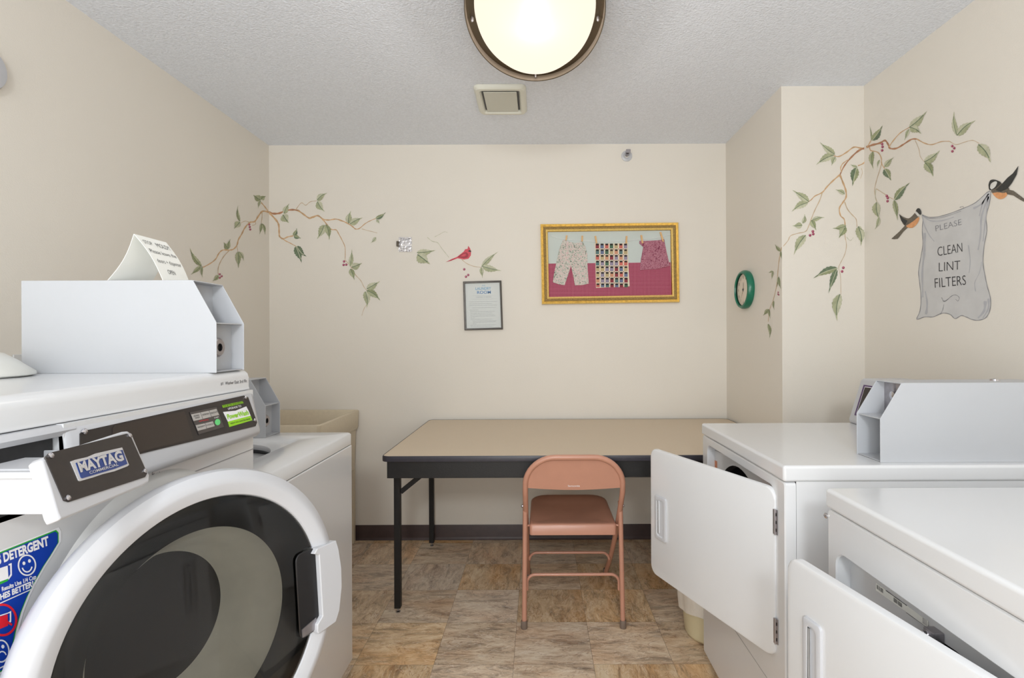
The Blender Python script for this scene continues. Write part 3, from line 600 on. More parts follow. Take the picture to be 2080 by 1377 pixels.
def quilt_bits(mb):
    rq = random.Random(5); pal = [(200, 110, 100), (90, 120, 120), (150, 140, 160), (190, 170, 130), (140, 60, 70), (110, 120, 150), (206, 150, 120), (80, 110, 90)]
    blk = mat('quilt_dark_patch', (50, 44, 40), 0.9, var=0.1)
    qm = [mat('quilt_patch_%s' % n, c, 0.9, var=0.1) for n, c in zip(('coral', 'teal', 'lilac', 'tan', 'wine', 'blue', 'peach', 'green'), pal)]
    for r in range(8):
        for c in range(7):
            x = 878 + c * 54.5 + r * 1.0; y = 455 + r * 66
            h1 = 34 if r < 7 else 22
            mm = rq.choice(qm)
            mb.sheet([PL_B.at(*o5(a, b), 0.0112) for a, b in ((x - 20, y - 20), (x + 20, y - 20), (x + 20, y + h1), (x - 20, y + h1))], mm)
            mb.sheet([PL_B.at(*o5(a, b), 0.0115) for a, b in ((x - 16, y - 22), (x + 16, y - 22), (x + 14, y - 2), (x - 14, y - 2))], blk)
            if c < 6 and r < 7: mb.sheet([PL_B.at(*o5(x + 27 + 7 * math.cos(k * math.pi / 2), y + 40 + 7 * math.sin(k * math.pi / 2)), 0.0115) for k in range(4)], qm[4])
garment('quilt', [(845, 425), (900, 435), (1040, 432), (1180, 428), (1232, 410), (1235, 560), (1240, 700), (1250, 850), (1254, 928), (1150, 938), (1000, 940), (862, 948), (858, 780), (855, 560)], mat('cream_quilt_cloth', (226, 214, 192), 0.85, var=0.03, vscale=60), quilt_bits, label='patchwork quilt in cream with small coloured blocks')
garment('skirt', [(1368, 402), (1420, 402), (1500, 398), (1600, 392), (1655, 378), (1665, 440), (1690, 560), (1722, 690), (1640, 712), (1560, 728), (1470, 732), (1375, 740), (1385, 620), (1412, 470), (1368, 432)], PAISLEY, label='wine-coloured paisley skirt')
PEG = mat('wooden_peg', (216, 172, 118), 0.6, var=0.08, vscale=60)
for a, b in (((522, 338), (514, 394)), ((702, 342), (700, 408)), ((855, 345), (868, 428)), ((1218, 346), (1212, 430)), ((1388, 335), (1402, 430)), ((1610, 300), (1642, 410))):
    mb = MB(); mb.loft([[PL_B.at(*o5(x, y), o) for x, y in ((a[0] - 9, a[1]), (a[0] + 9, a[1]), (b[0] + 9, b[1]), (b[0] - 9, b[1]))] for o in (0.006, 0.0155)], PEG, False, True); mb.build('clothes_peg', pc)
mb = MB(); mb.tube([PL_B.at(*o5(x, y), 0.0125) for x, y in ((345, 342), (420, 372), (520, 385), (700, 398), (860, 412), (1040, 408), (1215, 402), (1390, 385), (1500, 375), (1630, 352), (1730, 325))], 0.0009, SWHITE, 6); mb.build('clothesline', pc)

# ------------------------------------------------------------------ wall clock
cc = Vector((XC, 2.875, 1.505)); nx = Vector((-1, 0, 0))
ck = thing('wall_clock', cc, 'round wall clock with green rim and pale face beside the painted leaves', 'clock')
MB().lathe([(0.104, 0.0005), (0.107, 0.010), (0.107, 0.022), (0.100, 0.034), (0.091, 0.036), (0.088, 0.028)], cc, nx, GREEN, 64).build('rim', ck)
CF = mat('clock_face_cream', (244, 234, 218), 0.5, var=0.01)
mb = MB(); mb.lathe([(0.089, 0.020), (0.001, 0.020)], cc, nx, CF, 48)
u, v = Vector((0, -1, 0)), Vector((0, 0, 1))   # reading direction on this wall runs towards the camera
for k in range(12):
    a = math.radians(90 - 30 * k); c = cc + nx * 0.0206 + (u * math.cos(a) + v * math.sin(a)) * 0.070
    s = str(12 if k == 0 else k); wd = 0.010 if len(s) == 1 else 0.016
    mb.text(s, lambda x, y, c=c, wd=wd: c + u * ((x - 0.5) * wd) + v * ((y - 0.5) * 0.016), mat('clock_numeral', (150, 132, 112), 0.6, var=0.05))
mb.build('dial', ck)
mb = MB(); hm = mat('clock_hand_grey', (96, 96, 96), 0.4, var=0.05)
for a, L, wd, m, o in ((88, 0.040, 0.005, hm, 0.0215), (238, 0.058, 0.004, mat('clock_hand_olive', (150, 140, 100), 0.4, var=0.05), 0.0225), (-88, 0.066, 0.0014, mat('second_hand', (196, 90, 80), 0.4, var=0.05), 0.0235)):
    a = math.radians(a); d = u * math.cos(a) + v * math.sin(a); s = nx.cross(d)
    mb.sheet([cc + nx * o - d * 0.012 - s * wd / 2, cc + nx * o - d * 0.012 + s * wd / 2, cc + nx * o + d * L + s * wd / 3, cc + nx * o + d * L - s * wd / 3], m)
mb.lathe([(0.006, 0.020), (0.006, 0.025), (0.001, 0.026)], cc, nx, hm, 16, cap1=True); mb.build('clock_hands', ck)
MB().lathe([(0.089, 0.030), (0.001, 0.031)], cc, nx, glass_material('thin_clock_glass', (0.98, 0.98, 0.98, 1), 0.03, 1.06), 48).build('glass', ck)

# ------------------------------------------------------------------ detector and outlet on the left wall
c = Vector((XL, 1.528, 2.055))
dt = thing('wall_detector', c, 'round white device high on the left wall at the picture edge', 'detector')
MB().lathe([(0.072, 0.0005), (0.072, 0.012), (0.064, 0.026), (0.03, 0.032), (0.001, 0.033)], c, (1, 0, 0), WPLAS, 40).build('housing', dt)
a, b = PL_L.at(24, 722), PL_L.at(50, 757)
ot = thing('wall_outlet', (XL, (a.y + b.y) / 2, b.z), 'off-white electrical outlet plate on the left wall behind the front-load washer', 'outlet')
MB().box(XL + 0.0005, XL + 0.006, a.y, a.y + 0.075, b.z - 0.06, b.z + 0.06, GREYW).build('cover_plate', ot, bevel=0.002)

# ------------------------------------------------------------------ coin box (part of each machine)
def coin_box(parent, xf, y0, y1, z, sgn, L=0.43, h=0.205, zb=0.112, back=0.052, lock='low', label=None):
    """xf front plane, sgn=+1 if the front faces +x; y0..y1 width; z base height"""
    X = lambda a: xf - sgn * a           # a = distance back from the front
    t = 0.003; yi = (y0 + y1) / 2
    prof = [(0, 0), (0, zb), (back, h), (L, h), (L, 0)]
    mb = MB()
    for ya, yb in ((y0, y0 + t), (y1 - t, y1)):
        mb.loft([[Vector((X(a), y, z + b)) for a, b in prof] for y in (ya, yb)], WHITE2)
    def bx(a0, a1, b0, b1, m, ya=y0 + t * 0.5, yb=y1 - t * 0.5):
        xs = sorted((X(a0), X(a1))); mb.box(xs[0], xs[1], ya, yb, z + b0, z + b1, m)
    bx(back - 0.002, L, h - t, h, WHITE2); bx(0.003, L, 0.0005, t, WHITE2); bx(L - t, L, 0, h, WHITE2)
    body = mb.build('coin_box', parent, bevel=0.0009, seg=1, label=label)
    mb = MB(); bx(0.004, 0.10, zb - t, zb, WHITE2); bx(0.075, 0.078, zb, h - t, WHITE2 if sgn > 0 else STEEL); bx(*((0.030, 0.033) if sgn > 0 else (0.088, 0.091)), t, zb - t, WHITE2)
    mb.build('coin_compartments', body, bevel=0.0006, seg=1)
    n = Vector((sgn, 0, 0))
    if sgn > 0:
        mb = MB(); c = Vector((X(0.030), y0 + 0.030, z + 0.056)); mb.lathe([(0.022, 0), (0.022, 0.016), (0.018, 0.020), (0.009, 0.020)], c, n, STEEL, 24); mb.lathe([(0.009, 0.016), (0.001, 0.016)], c, n, BLACKP, 16); mb.build('lock', body)
    else:
        mb = MB(); c = Vector((X(0.075), y0 + 0.055, z + 0.165)); mb.tube([c + Vector((0, 0, 0.03)), c, c + Vector((0, 0, -0.05))], 0.003, STEEL, 8); mb.lathe([(0.011, 0), (0.011, 0.008), (0.004, 0.010)], c, n, CHROME, 16, cap1=True)
        mb.box(*sorted((c.x, c.x + sgn * 0.004)), c.y - 0.012, c.y + 0.012, z + zb, z + zb + 0.008, CHROME); mb.build('coin_chute', body)
        mb = MB(); mb.lathe([(0.008, 0), (0.006, 0.004), (0.001, 0.005)], (X(0.03), y0 + 0.02, z + t), (0, 0, 1), CHROME, 14); mb.build('screw', body)
        mb = MB(); mb.lathe([(0.011, 0), (0.010, 0.004), (0.001, 0.006)], (X(0.345), yi + 0.01, z + h), (0, 0, 1), CHROME, 16); mb.build('top_lock', body)
    return body

# ------------------------------------------------------------------ front-load washer
XW = -0.700; WY0, WY1, WT = 0.616, 1.268, 1.167
w1 = thing('front_load_washer', (-1.09, 0.94, 0), 'white commercial front-load washer with open round door, nearest on the left', 'washing machine')
DC = Vector((-0.538, 0.868, 0.746)); da, dt_ = 0.394, -0.073
du = Vector((math.sin(da), math.cos(da), 0)); dn = Vector((math.cos(da), -math.sin(da), 0))
dw = (Vector((0, 0, 1)) * math.cos(dt_) + dn * math.sin(dt_)).normalized(); dn = du.cross(dw) * 1.0
if dn.x < 0: dn = -dn
hc = (0.945, 0.750)
mb = MB()
mb.hole_plate(lambda a, b: Vector((XW, a, b)), WY0, WY1, 0.03, 1.004, hc[0], hc[1], 0.185, WHITE)
mb.add([(XW, WY0, 0.03), (XW, WY0, 1.117), (-1.50, WY0, 1.117), (-1.50, WY0, 0.03), (XW, WY1, 0.03), (XW, WY1, 1.117), (-1.50, WY1, 1.117), (-1.50, WY1, 0.03)], [(0, 1, 2, 3), (7, 6, 5, 4), (3, 2, 6, 7), (0, 3, 7, 4)], WHITE)
mb.box(-0.72, XW, WY0 + 0.146, WY1, 1.004, 1.1175, WHITE); mb.box(-0.72, XW, WY0, WY0 + 0.008, 1.004, 1.1175, WHITE)
body1 = mb.build('cabinet', w1)
mb = MB(); mb.lathe([(0.185, -0.02), (0.185, 0.004), (0.200, 0.020), (0.226, 0.018), (0.242, 0.006), (0.248, 0.0)], (XW, *hc), (1, 0, 0), GREYW, 96); mb.build('door_bezel', w1)
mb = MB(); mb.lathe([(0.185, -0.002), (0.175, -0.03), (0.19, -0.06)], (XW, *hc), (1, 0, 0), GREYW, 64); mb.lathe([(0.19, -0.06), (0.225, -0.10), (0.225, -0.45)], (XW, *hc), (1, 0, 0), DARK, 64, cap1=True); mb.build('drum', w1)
# top slab
mb = MB(); mb.loft([[Vector((x, y, z)) for x, z in ((-0.7085, 1.118), (-0.711, 1.126), (-0.711, 1.148), (-0.714, 1.158), (-0.722, 1.165), (-0.732, 1.167), (-1.52, 1.167), (-1.52, 1.118))] for y in (WY0 - 0.004, WY1 + 0.004)], WHITE)
mb.build('top_panel', w1, bevel=0.003)
PF = Plane((-0.711, 0, 0), (1, 0, 0)); mb = MB()
ptext(mb, '#1  Washer East 3rd Flr.', PF, (448, 782.5), (502, 776.5), (448, 776.0), INK, 0.0007); mb.build('name_label', w1, label='black printed text on the top edge')
# console
mb = MB(); cp = [(-0.712, 1.1172), (-0.7045, 1.1165), (-0.700, 1.110), (-0.6785, 1.020), (-0.6800, 1.011), (-0.6880, 1.005), (-0.700, 1.0045)]
ys = [(WY0 + 0.146, 0.45), (WY0 + 0.149, 0.8), (WY0 + 0.156, 1.0), (WY1 - 0.012, 1.0), (WY1 - 0.003, 0.9), (WY1 + 0.001, 0.6)]
mb.loft([[Vector((-0.705 + (x + 0.705) * k, y, 1.06 + (z - 1.06) * (0.9 + 0.1 * k))) for x, z in cp] for y, k in ys], WPLAS)
mb.loft([[Vector((x, y, z)) for x, z in ((-0.712, 1.1172), (-0.703, 1.1165), (-0.698, 1.108), (-0.702, 1.100), (-0.712, 1.100))] for y in (WY0, WY0 + 0.165)], WPLAS)
cons = mb.build('console', w1, smooth=50)
e0 = Vector((-0.700, 0, 1.110)); e1 = Vector((-0.6785, 0, 1.020)); nC = (Vector((0, 1, 0)).cross(e1 - e0)).normalized()
if nC.x < 0: nC = -nC
PC = Plane(e0, nC)
mb = MB(); ppoly(mb, PC, [(161, 881), (166, 876), (494, 803.5), (503, 807), (521, 858), (518, 866), (300, 918), (161, 955)], 0.0002, 0.0016, PANEL); pan = mb.build('control_panel', cons, label='charcoal control panel')
mb = MB(); ppoly(mb, PC, [(226, 870), (231, 865), (372, 836), (390, 892), (300, 914), (226, 934)], 0.0017, 0.0030, mat('brown_black_display', (54, 46, 42), 0.3, var=0.05)); mb.build('display_cover', cons)
mb = MB(); zc = lambda x, y: (400 + x / 11.47, 780 + y / 11.47); z2 = lambda x, y: (x / 3.714, 740 + y / 3.714)
ppoly(mb, PC, [z2(1418, 362), z2(1630, 318), z2(1690, 478), z2(1490, 536)], 0.0017, 0.0024, BLACKP)
ppoly(mb, PC, [z2(1424, 364), z2(1626, 323), z2(1682, 474), z2(1493, 530)], 0.0017, 0.0026, mat('keypad_grey', (76, 70, 68), 0.45, var=0.04))
for A, B, C, D in (((1432, 380), (1500, 366), (1518, 415), (1450, 430)), ((1504, 365), (1565, 352), (1584, 398), (1522, 413)), ((1569, 351), (1622, 338), (1644, 384), (1588, 396)), ((1466, 462), (1534, 447), (1548, 487), (1482, 504)), ((1538, 446), (1595, 432), (1610, 468), (1552, 485))):
    ppoly(mb, PC, [z2(*A), z2(*B), z2(*C), z2(*D)], 0.0026, 0.0030, BUTTON)
def z2t(s, a, b, c, m, th=0.0): ptext(mb, s, PC, z2(*a), z2(*b), z2(*c), m, 0.0034, th)
z2t('POWER', (1452, 400), (1492, 391), (1449, 389), INK); z2t('WASH', (1462, 414), (1496, 406), (1459, 403), INK); z2t('NORMAL', (1516, 390), (1568, 378), (1513, 379), INK); z2t('DELICATE', (1580, 377), (1632, 365), (1577, 365), INK)
z2t('OPTIONS', (1492, 438), (1562, 424), (1489, 428), SRED); z2t('WARM', (1480, 484), (1534, 471), (1477, 473), INK); z2t('COLD', (1546, 468), (1600, 455), (1543, 457), INK); z2t('START', (1606, 412), (1640, 404), (1603, 402), SWHITE)
ppoly(mb, PC, [z2(1632 + 19 * math.cos(k * math.pi / 8), 438 + 24 * math.sin(k * math.pi / 8)) for k in range(16)], 0.0026, 0.0034, GBUT)
mb.build('keypad', cons, label='grey keypad with a green start button')
mb = MB()
ppoly(mb, PC, [zc(590, 655), zc(880, 625), zc(1130, 525), zc(1190, 640), zc(1232, 745), zc(705, 885)], 0.0017, 0.0022, SWHITE)
ppoly(mb, PC, [zc(702, 880), zc(1230, 742), zc(1270, 848), zc(738, 1005)], 0.0017, 0.0023, LIME)
ppoly(mb, PC, [zc(568, 500), zc(1045, 402), zc(1068, 452), zc(590, 556)], 0.0017, 0.0022, LIME)
zt = lambda s, a, b, c, m, th=0.0: ptext(mb, s, PC, zc(*a), zc(*b), zc(*c), m, 0.0030, th)
zt('FOR BETTER WASH RESULTS', (588, 545), (1062, 448), (574, 503), mat('label_dark_green', (40, 66, 18), 0.5, var=0.05), 0.01); zt('UPGRADE TO', (700, 608), (1010, 540), (688, 562), SWHITE, 0.01)
zt('PowerWash', (690, 822), (1185, 716), (665, 715), LIME, 0.03); zt('HEAVY SOIL & EXTRA RINSE', (760, 944), (1220, 832), (750, 908), INK, 0.0)
mb.build('wash_upgrade_label', cons, label='lime and white sticker about wash results')
for x, y in ((169, 877), (497, 808), (515.5, 853.5)):
    mb = MB(); screw(mb, PC.at(x, y, 0.0016), PC.n, 0.0048 if x < 200 else 0.0042); mb.build('screw', cons)
# seam in the front below the console
mb = MB(); mb.box(XW, XW + 0.0007, 1.03, WY1, 0.9715, 0.9735, mat('panel_shadow_gap', (150, 150, 152), 0.6, var=0.05)); mb.build('panel_seam', w1)
# dispenser drawer
A_, B_, C_, D_ = Vector((-0.577, 0.596, 1.1035)), Vector((-0.609, 0.770, 1.1035)), Vector((-0.586, 0.781, 1.034)), Vector((-0.548, 0.591, 1.034))
uD = (B_ - A_).normalized(); nD = uD.cross(D_ - A_).normalized()
if nD.x < 0: nD = -nD
PD = Plane(A_, nD)
dr = MB(); face = [(82, 936), (90, 928), (112, 920), (250, 876), (262, 875), (270, 884), (305, 966), (304, 978), (292, 986), (130, 1054), (120, 1057), (114, 1046)]
dr.loft([[PD.at(x, y, o) for x, y in face] for o in (-0.014,)] + [[PD.at(x, y, -0.002) for x, y in face]] + [[PD.at(x + (192 - x) * 0.03, y + (966 - y) * 0.03, 0.001) for x, y in face]], WPLAS)
drw = MB()
def P3(a, b, zz): return Vector((a, b, zz))
# tray: behind the face back into the cabinet
fx = -0.60; ty0, ty1 = 0.632, 0.750
drw.box(-0.80, fx + 0.008, ty0, ty0 + 0.003, 1.030, 1.082, WPLAS); drw.box(-0.80, fx - 0.012, ty1 - 0.003, ty1, 1.030, 1.082, WPLAS)
drw.box(-0.80, fx, ty0, ty1, 1.028, 1.031, WPLAS); drw.box(-0.66, -0.657, ty0, ty1, 1.03, 1.078, WPLAS); drw.box(-0.80, fx - 0.01, 0.70, 0.703, 1.03, 1.078, WPLAS)
drw.box(-0.695, fx - 0.006, ty0 + 0.004, 0.70, 1.079, 1.083, WPLAS); drw.box(-0.800, fx + 0.006, ty0 - 0.008, ty0, 1.074, 1.082, WPLAS); drw.box(-0.694, fx, ty1, ty1 + 0.004, 1.074, 1.082, WPLAS)
tray = drw.build('detergent_drawer', w1, bevel=0.0015)
dr.build('drawer_front', tray, bevel=0.003, seg=3)
mb = MB(); ppoly(mb, PD, [(88, 930), (97, 921), (254, 882), (262, 886), (296, 962), (292, 970), (136, 1021), (126, 1018)], 0.0005, 0.0022, PANEL); mb.build('name_plate', tray, label='charcoal name plate')
mb = MB(); zz = lambda x, y: (x / 3.714, 740 + y / 3.714)
ppoly(mb, PD, [zz(514, 740), zz(545, 728), zz(640, 706), zz(700, 680), zz(820, 652), zz(905, 633), zz(957, 765), zz(945, 775), zz(850, 812), zz(760, 834), zz(690, 858), zz(586, 888), zz(575, 884)], 0.0022, 0.0030, SILV)
ppoly(mb, PD, [zz(550, 752), zz(650, 722), zz(905, 652), zz(942, 758), zz(850, 794), zz(600, 868), zz(588, 862)], 0.0022, 0.0036, BADGE)
zt2 = lambda s, a, b, c, m, th: ptext(mb, s, PD, zz(*a), zz(*b), zz(*c), m, 0.0042, th)
zt2('MAYTAG', (580, 822), (914, 728), (556, 754), SILV, 0.045); zt2('COMMERCIAL', (652, 838), (872, 772), (645, 818), SILV, 0.012)
mb.build('maker_badge', tray, label='blue badge with silver lettering and border')
for x, y in ((99, 927), (260, 886), (290.5, 958), (133.5, 1013)):
    mb = MB(); screw(mb, PD.at(x, y, 0.0022), PD.n, 0.0036); mb.build('screw', tray)
# dark mouth of the dispenser
mb = MB(); mb.box(-0.80, -0.715, WY0 + 0.009, WY0 + 0.144, 1.006, 1.116, SEAM); mb.build('dispenser_cavity', w1)
# coin box on top
coin_box(w1, -0.713, 1.145, 1.255, WT, 1, L=0.432, h=0.206)
# instruction sticker
PS = Plane((XW, 0, 0), (1, 0, 0)); z4b = lambda x, y: (x / 4.344, 1060 + y / 4.344)
mb = MB()
R = [(490, 70), (512, 95), (512, 180), (440, 300), (380, 390), (300, 530), (235, 660), (180, 800), (140, 940), (110, 1080), (88, 1200), (70, 1280)]
tl = PS.at(*z4b(0, 265)); bl_ = PS.at(*z4b(0, 1310)); zl, zb_ = tl.z, bl_.z
pts = [PS.at(*z4b(x, y)) for x, y in R]
lft = 0.626
def stick(mb, pts, inset_, off, m):
    k = inset_
    P = [Vector((XW + off, p.y - k, p.z - (k if i == 0 else (k * 0.3 if i < 3 else (-k if i == len(pts) - 1 else 0))))) for i, p in enumerate(pts)]
    P = [Vector((XW + off, lft + k, pts[0].z - k))] + P + [Vector((XW + off, lft + k, pts[-1].z + k))]
    mb.sheet(P, m)
stick(mb, [p + Vector((0, 0.0045, 0.002 if i == 0 else (-0.003 if i == len(pts) - 1 else 0))) for i, p in enumerate(pts)], 0, 0.0005, SWHITE)
stick(mb, pts, 0, 0.0008, SGREEN); stick(mb, pts, 0.0018, 0.0011, BLUE)
z4t = lambda s, a, b, c, m, th=0.0: ptext(mb, s, PS, z4b(*a), z4b(*b), z4b(*c), m, 0.0014, th)
z4t('S DETERGENT', (-30, 375), (425, 200), (-40, 300), SWHITE, 0.045)
z4t('Results Use 1/4 Cup', (8, 612), (312, 498), (4, 576), SWHITE, 0.03); z4t('HES BETTER!', (-6, 688), (288, 565), (-10, 640), SWHITE, 0.045)
def ring(c, rx, ry, wd, m, a0=0, a1=360, off=0.0014, tilt=0.0):
    n = 36; P = []; Q = []
    for k in range(n + 1):
        t = math.radians(a0 + (a1 - a0) * k / n); dx, dy = math.cos(t), math.sin(t)
        P.append(PS.at(*z4b(c[0] + rx * dx, c[1] + ry * dy), off)); Q.append(PS.at(*z4b(c[0] + (rx - wd) * dx, c[1] + (ry - wd) * dy), off))
    mb.add(P + Q, [(i, i + 1, n + 2 + i, n + 1 + i) for i in range(n)], m)
ring((229, 382), 82, 95, 13, SWHITE); ring((229, 385), 50, 62, 12, SWHITE, 10, 160)
for e in ((202, 365), (251, 344)): ring(e, 13, 16, 12.9, SWHITE)
def quad(L, m, off=0.0014): mb.sheet([PS.at(*z4b(x, y), off) for x, y in L], m)
quad([(-60, 425), (58, 385), (66, 500), (-60, 545)], SWHITE); quad([(-60, 545), (62, 503), (62, 520), (-60, 575)], SGREEN); quad([(66, 372), (94, 362), (96, 470), (66, 512), (66, 490), (82, 460), (80, 382), (66, 386)], SWHITE)
quad([(-80, 745), (268, 590), (272, 597), (-80, 755)], SWHITE)
ring((12, 865), 130, 145, 20, SRED, off=0.0017); quad([(-60, 850), (58, 815), (62, 915), (-60, 965)], SRED, 0.0014); quad([(60, 800), (88, 784), (88, 880), (66, 905), (66, 885), (76, 868), (76, 803), (-60, 850), (-60, 838)], SWHITE, 0.0016)
quad([(-60, 800), (98, 900), (90, 918), (-60, 820)], SRED, 0.0018)
ring((0, 1140), 76, 102, 13, SWHITE); ring((10, 1190), 42, 52, 11, SWHITE, 200, 340); ring((16, 1100), 14, 17, 13.9, SWHITE)
quad([(-60, 1310), (45, 1255), (48, 1266), (-60, 1322)], SWHITE)
mb.build('instruction_sticker', w1, label='blue detergent sticker with green border and smiling and frowning faces')
# hand-written tape by the door
mb = MB(); PB = Plane((XW + 0.0007, 0, 0), (1, 0, 0)); z3 = lambda x, y: (x / 3.714, 740 + y / 3.714)
ribbon(mb, PB, [z3(1010, 972), z3(1135, 915), z3(1225, 885)], 0.7, 0.7, INK, 0.0005); ribbon(mb, PB, [z3(1225, 885), z3(1232, 850), z3(1232, 818)], 0.6, 0.6, INK, 0.0005)
ptext(mb, 'HE', PB, z3(1150, 895), z3(1172, 830), z3(1128, 870), INK, 0.0006); ptext(mb, 'only', PB, z3(1190, 880), z3(1212, 818), z3(1172, 862), INK, 0.0006)
mb.build('handwritten_tape', w1)
# round door
def D(a, b, c): return DC + du * a + dw * b + dn * c
mb = MB(); seg = 120
def dl(prof, m, ms=None, cap1=False, s=seg, mbx=None):
    (mbx or mb).loft([[D(r * math.cos(2 * math.pi * k / s), r * math.sin(2 * math.pi * k / s), h) for k in range(s)] for r, h in prof], m, False, cap1, ms)
dl([(0.235, -0.046), (0.262, -0.044), (0.269, -0.034), (0.271, -0.020), (0.268, -0.010), (0.258, -0.003), (0.249, -0.0005), (0.244, -0.001), (0.226, -0.010), (0.2235, -0.016)], WPLAS)
door1 = mb.build('door', w1, smooth=30, label='open round door with white ring')
mb = MB(); dl([(0.2236, -0.0125), (0.20, -0.0105), (0.16, -0.0085), (0.10, -0.007), (0.04, -0.006), (0.001, -0.006)], SMOKE); mb.build('door_glass', door1, smooth=80)
BOWL = mat('grey_bowl_plastic', (236, 234, 224), 0.35, var=0.12, vscale=9)
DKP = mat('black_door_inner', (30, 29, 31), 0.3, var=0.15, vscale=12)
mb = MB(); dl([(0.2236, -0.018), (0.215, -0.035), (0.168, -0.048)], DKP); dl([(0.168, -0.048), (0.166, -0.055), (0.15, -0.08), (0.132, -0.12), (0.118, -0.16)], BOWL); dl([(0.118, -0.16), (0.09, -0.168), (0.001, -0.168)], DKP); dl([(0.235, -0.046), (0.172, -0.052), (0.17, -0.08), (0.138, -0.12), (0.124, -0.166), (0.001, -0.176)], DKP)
mb.build('door_bowl', door1, smooth=60)
# hints of dark clips and rust inside the bowl
mb = MB()
def bowl_pt(t, ang, o=0.002):
    r = 0.166 + (0.118 - 0.166) * t - o; h = -0.055 + (-0.105) * t
    return D(r * math.cos(ang), r * math.sin(ang), h)
for t, a_, s1 in ((0.45, 0.75, 0.016), (0.40, 0.46, 0.02), (0.25, 0.38, 0.012)):
    mb = MB(); mb.sheet([bowl_pt(t - s1 * 4, a_ - 0.05), bowl_pt(t + s1 * 4, a_ - 0.06), bowl_pt(t + s1 * 4, a_ + 0.06), bowl_pt(t - s1 * 3, a_ + 0.05)], BLACKP); mb.build('bowl_clip', door1)
RUST = mat('rust_streak', (168, 84, 56), 0.6, var=0.3, vscale=80)
for a0_, a1_ in ((-0.32, 0.12), (-0.85, -0.42)):
    mb = MB(); n = 10; P = [bowl_pt(0.62, a0_ + (a1_ - a0_) * k / n) for k in range(n + 1)]; Q = [bowl_pt(0.62 + 0.10 * math.sin(math.pi * (k + .3) / (n + .6)), a0_ + (a1_ - a0_) * k / n) for k in range(n + 1)]
    mb.add(P + Q, [(i, i + 1, n + 2 + i, n + 1 + i) for i in range(n)], RUST); mb.build('rust_streak', door1)
# handle
mb = MB()
hp = [(0.200, -0.098), (0.203, -0.105), (0.250, -0.104), (0.262, -0.085), (0.2725, -0.04), (0.2745, 0.0), (0.270, 0.04), (0.264, 0.062), (0.212, 0.064), (0.203, 0.056), (0.216, 0.05), (0.216, -0.075), (0.202, -0.085)]
mb.loft([[D(a, b, c) for a, b in hp] for c in (-0.03, 0.004, 0.006)], WPLAS, True, True); mb.build('door_handle', door1, bevel=0.002)
mb = MB(); hr = rrect(0.166, 0.217, -0.100, 0.066, 0.014)
mb.loft([[D(a, b, -0.006) for a, b in hr], [D(a, b, -0.0045) for a, b in rrect(0.168, 0.215, -0.098, 0.064, 0.012)]], BLACKP, True, True)
mb.loft([[D(a, b, c) for a, b in ((0.170, -0.096), (0.206, -0.096), (0.206, -0.074), (0.170, -0.080))] for c in (-0.004, -0.002)], STEEL, True, True); mb.build('handle_recess', door1, smooth=20)
mb = MB(); mb.box(-0.699, -0.655, 0.640, 0.655, 0.70, 0.80, WPLAS); mb.build('door_hinge', w1, bevel=0.002)

# rounded white container at the left edge of the washer top
tb = thing('white_tub', (-1.155, 1.012, WT), 'rounded milky white plastic tub on the washer top at the left picture edge', 'container')
MB().lathe([(0.118, 0.0008), (0.125, 0.004), (0.124, 0.010), (0.112, 0.020), (0.096, 0.034), (0.076, 0.048), (0.045, 0.056), (0.001, 0.058)], (-1.155, 1.012, WT), (0, 0, 1), mat('milky_plastic', (214, 214, 208), 0.3, var=0.02), 48).build('lid', tb, smooth=60)

# folded card note
nk = thing('folded_note', (-0.895, 1.20, 1.373), 'folded white card reading STOP MOLD standing on the washer coin box', 'note')
zb0 = 1.3738; zr = 1.477
r0, r1 = Vector((-0.900, 1.152, zr)), Vector((-0.899, 1.250, zr - 0.001))
l0, l1 = Vector((-0.957, 1.150, zb0)), Vector((-0.940, 1.252, zb0)); q0, q1 = Vector((-0.836, 1.152, zb0)), Vector((-0.842, 1.252, zb0))
mb = MB()
def panel(a0, a1, b0, b1, sag, m):
    n = 8; rows = []
    nn = (a1 - a0).cross(b0 - a0).normalized()
    for k in range(n + 1):
        t = k / n; o = nn * (sag * math.sin(math.pi * t)); rows.append((a0.lerp(b0, t) + o, a1.lerp(b1, t) + o))
    tk = nn * 0.0005
    loops = [[p + tk, q_ + tk, q_ - tk, p - tk] for p, q_ in rows]
    mb.loft(loops, m); return rows
panel(r0, r1, l0, l1, -0.008, PAPER); rows = panel(r0, r1, q0, q1, -0.006, PAPER)
mb.build('card', nk, smooth=60)
mb = MB()
def onp(a, b):  # a across 0..1 from near to far edge, b down 0..1
    t = max(0, min(0.999, b)) * 8; i = int(t); f_ = t - i
    p = rows[i][0].lerp(rows[i + 1][0], f_); q_ = rows[i][1].lerp(rows[i + 1][1], f_); return p.lerp(q_, a) + Vector((0.0012, 0, 0.0009))
for s, x0, x1, y0, y1 in (('STOP', 0.10, 0.36, 0.12, 0.21), ('MOLD!!', 0.48, 0.92, 0.12, 0.23), ('Please leave the', 0.08, 0.94, 0.33, 0.42), ('doors + dispenser', 0.12, 0.94, 0.54, 0.63), ('OPEN', 0.30, 0.56, 0.76, 0.85)):
    mb.text(s, lambda a, b, x0=x0, x1=x1, y0=y0, y1=y1: onp(x0 + (x1 - x0) * a, y1 - (y1 - y0) * b), INK, -0.008)
mb.build('handwriting', nk)

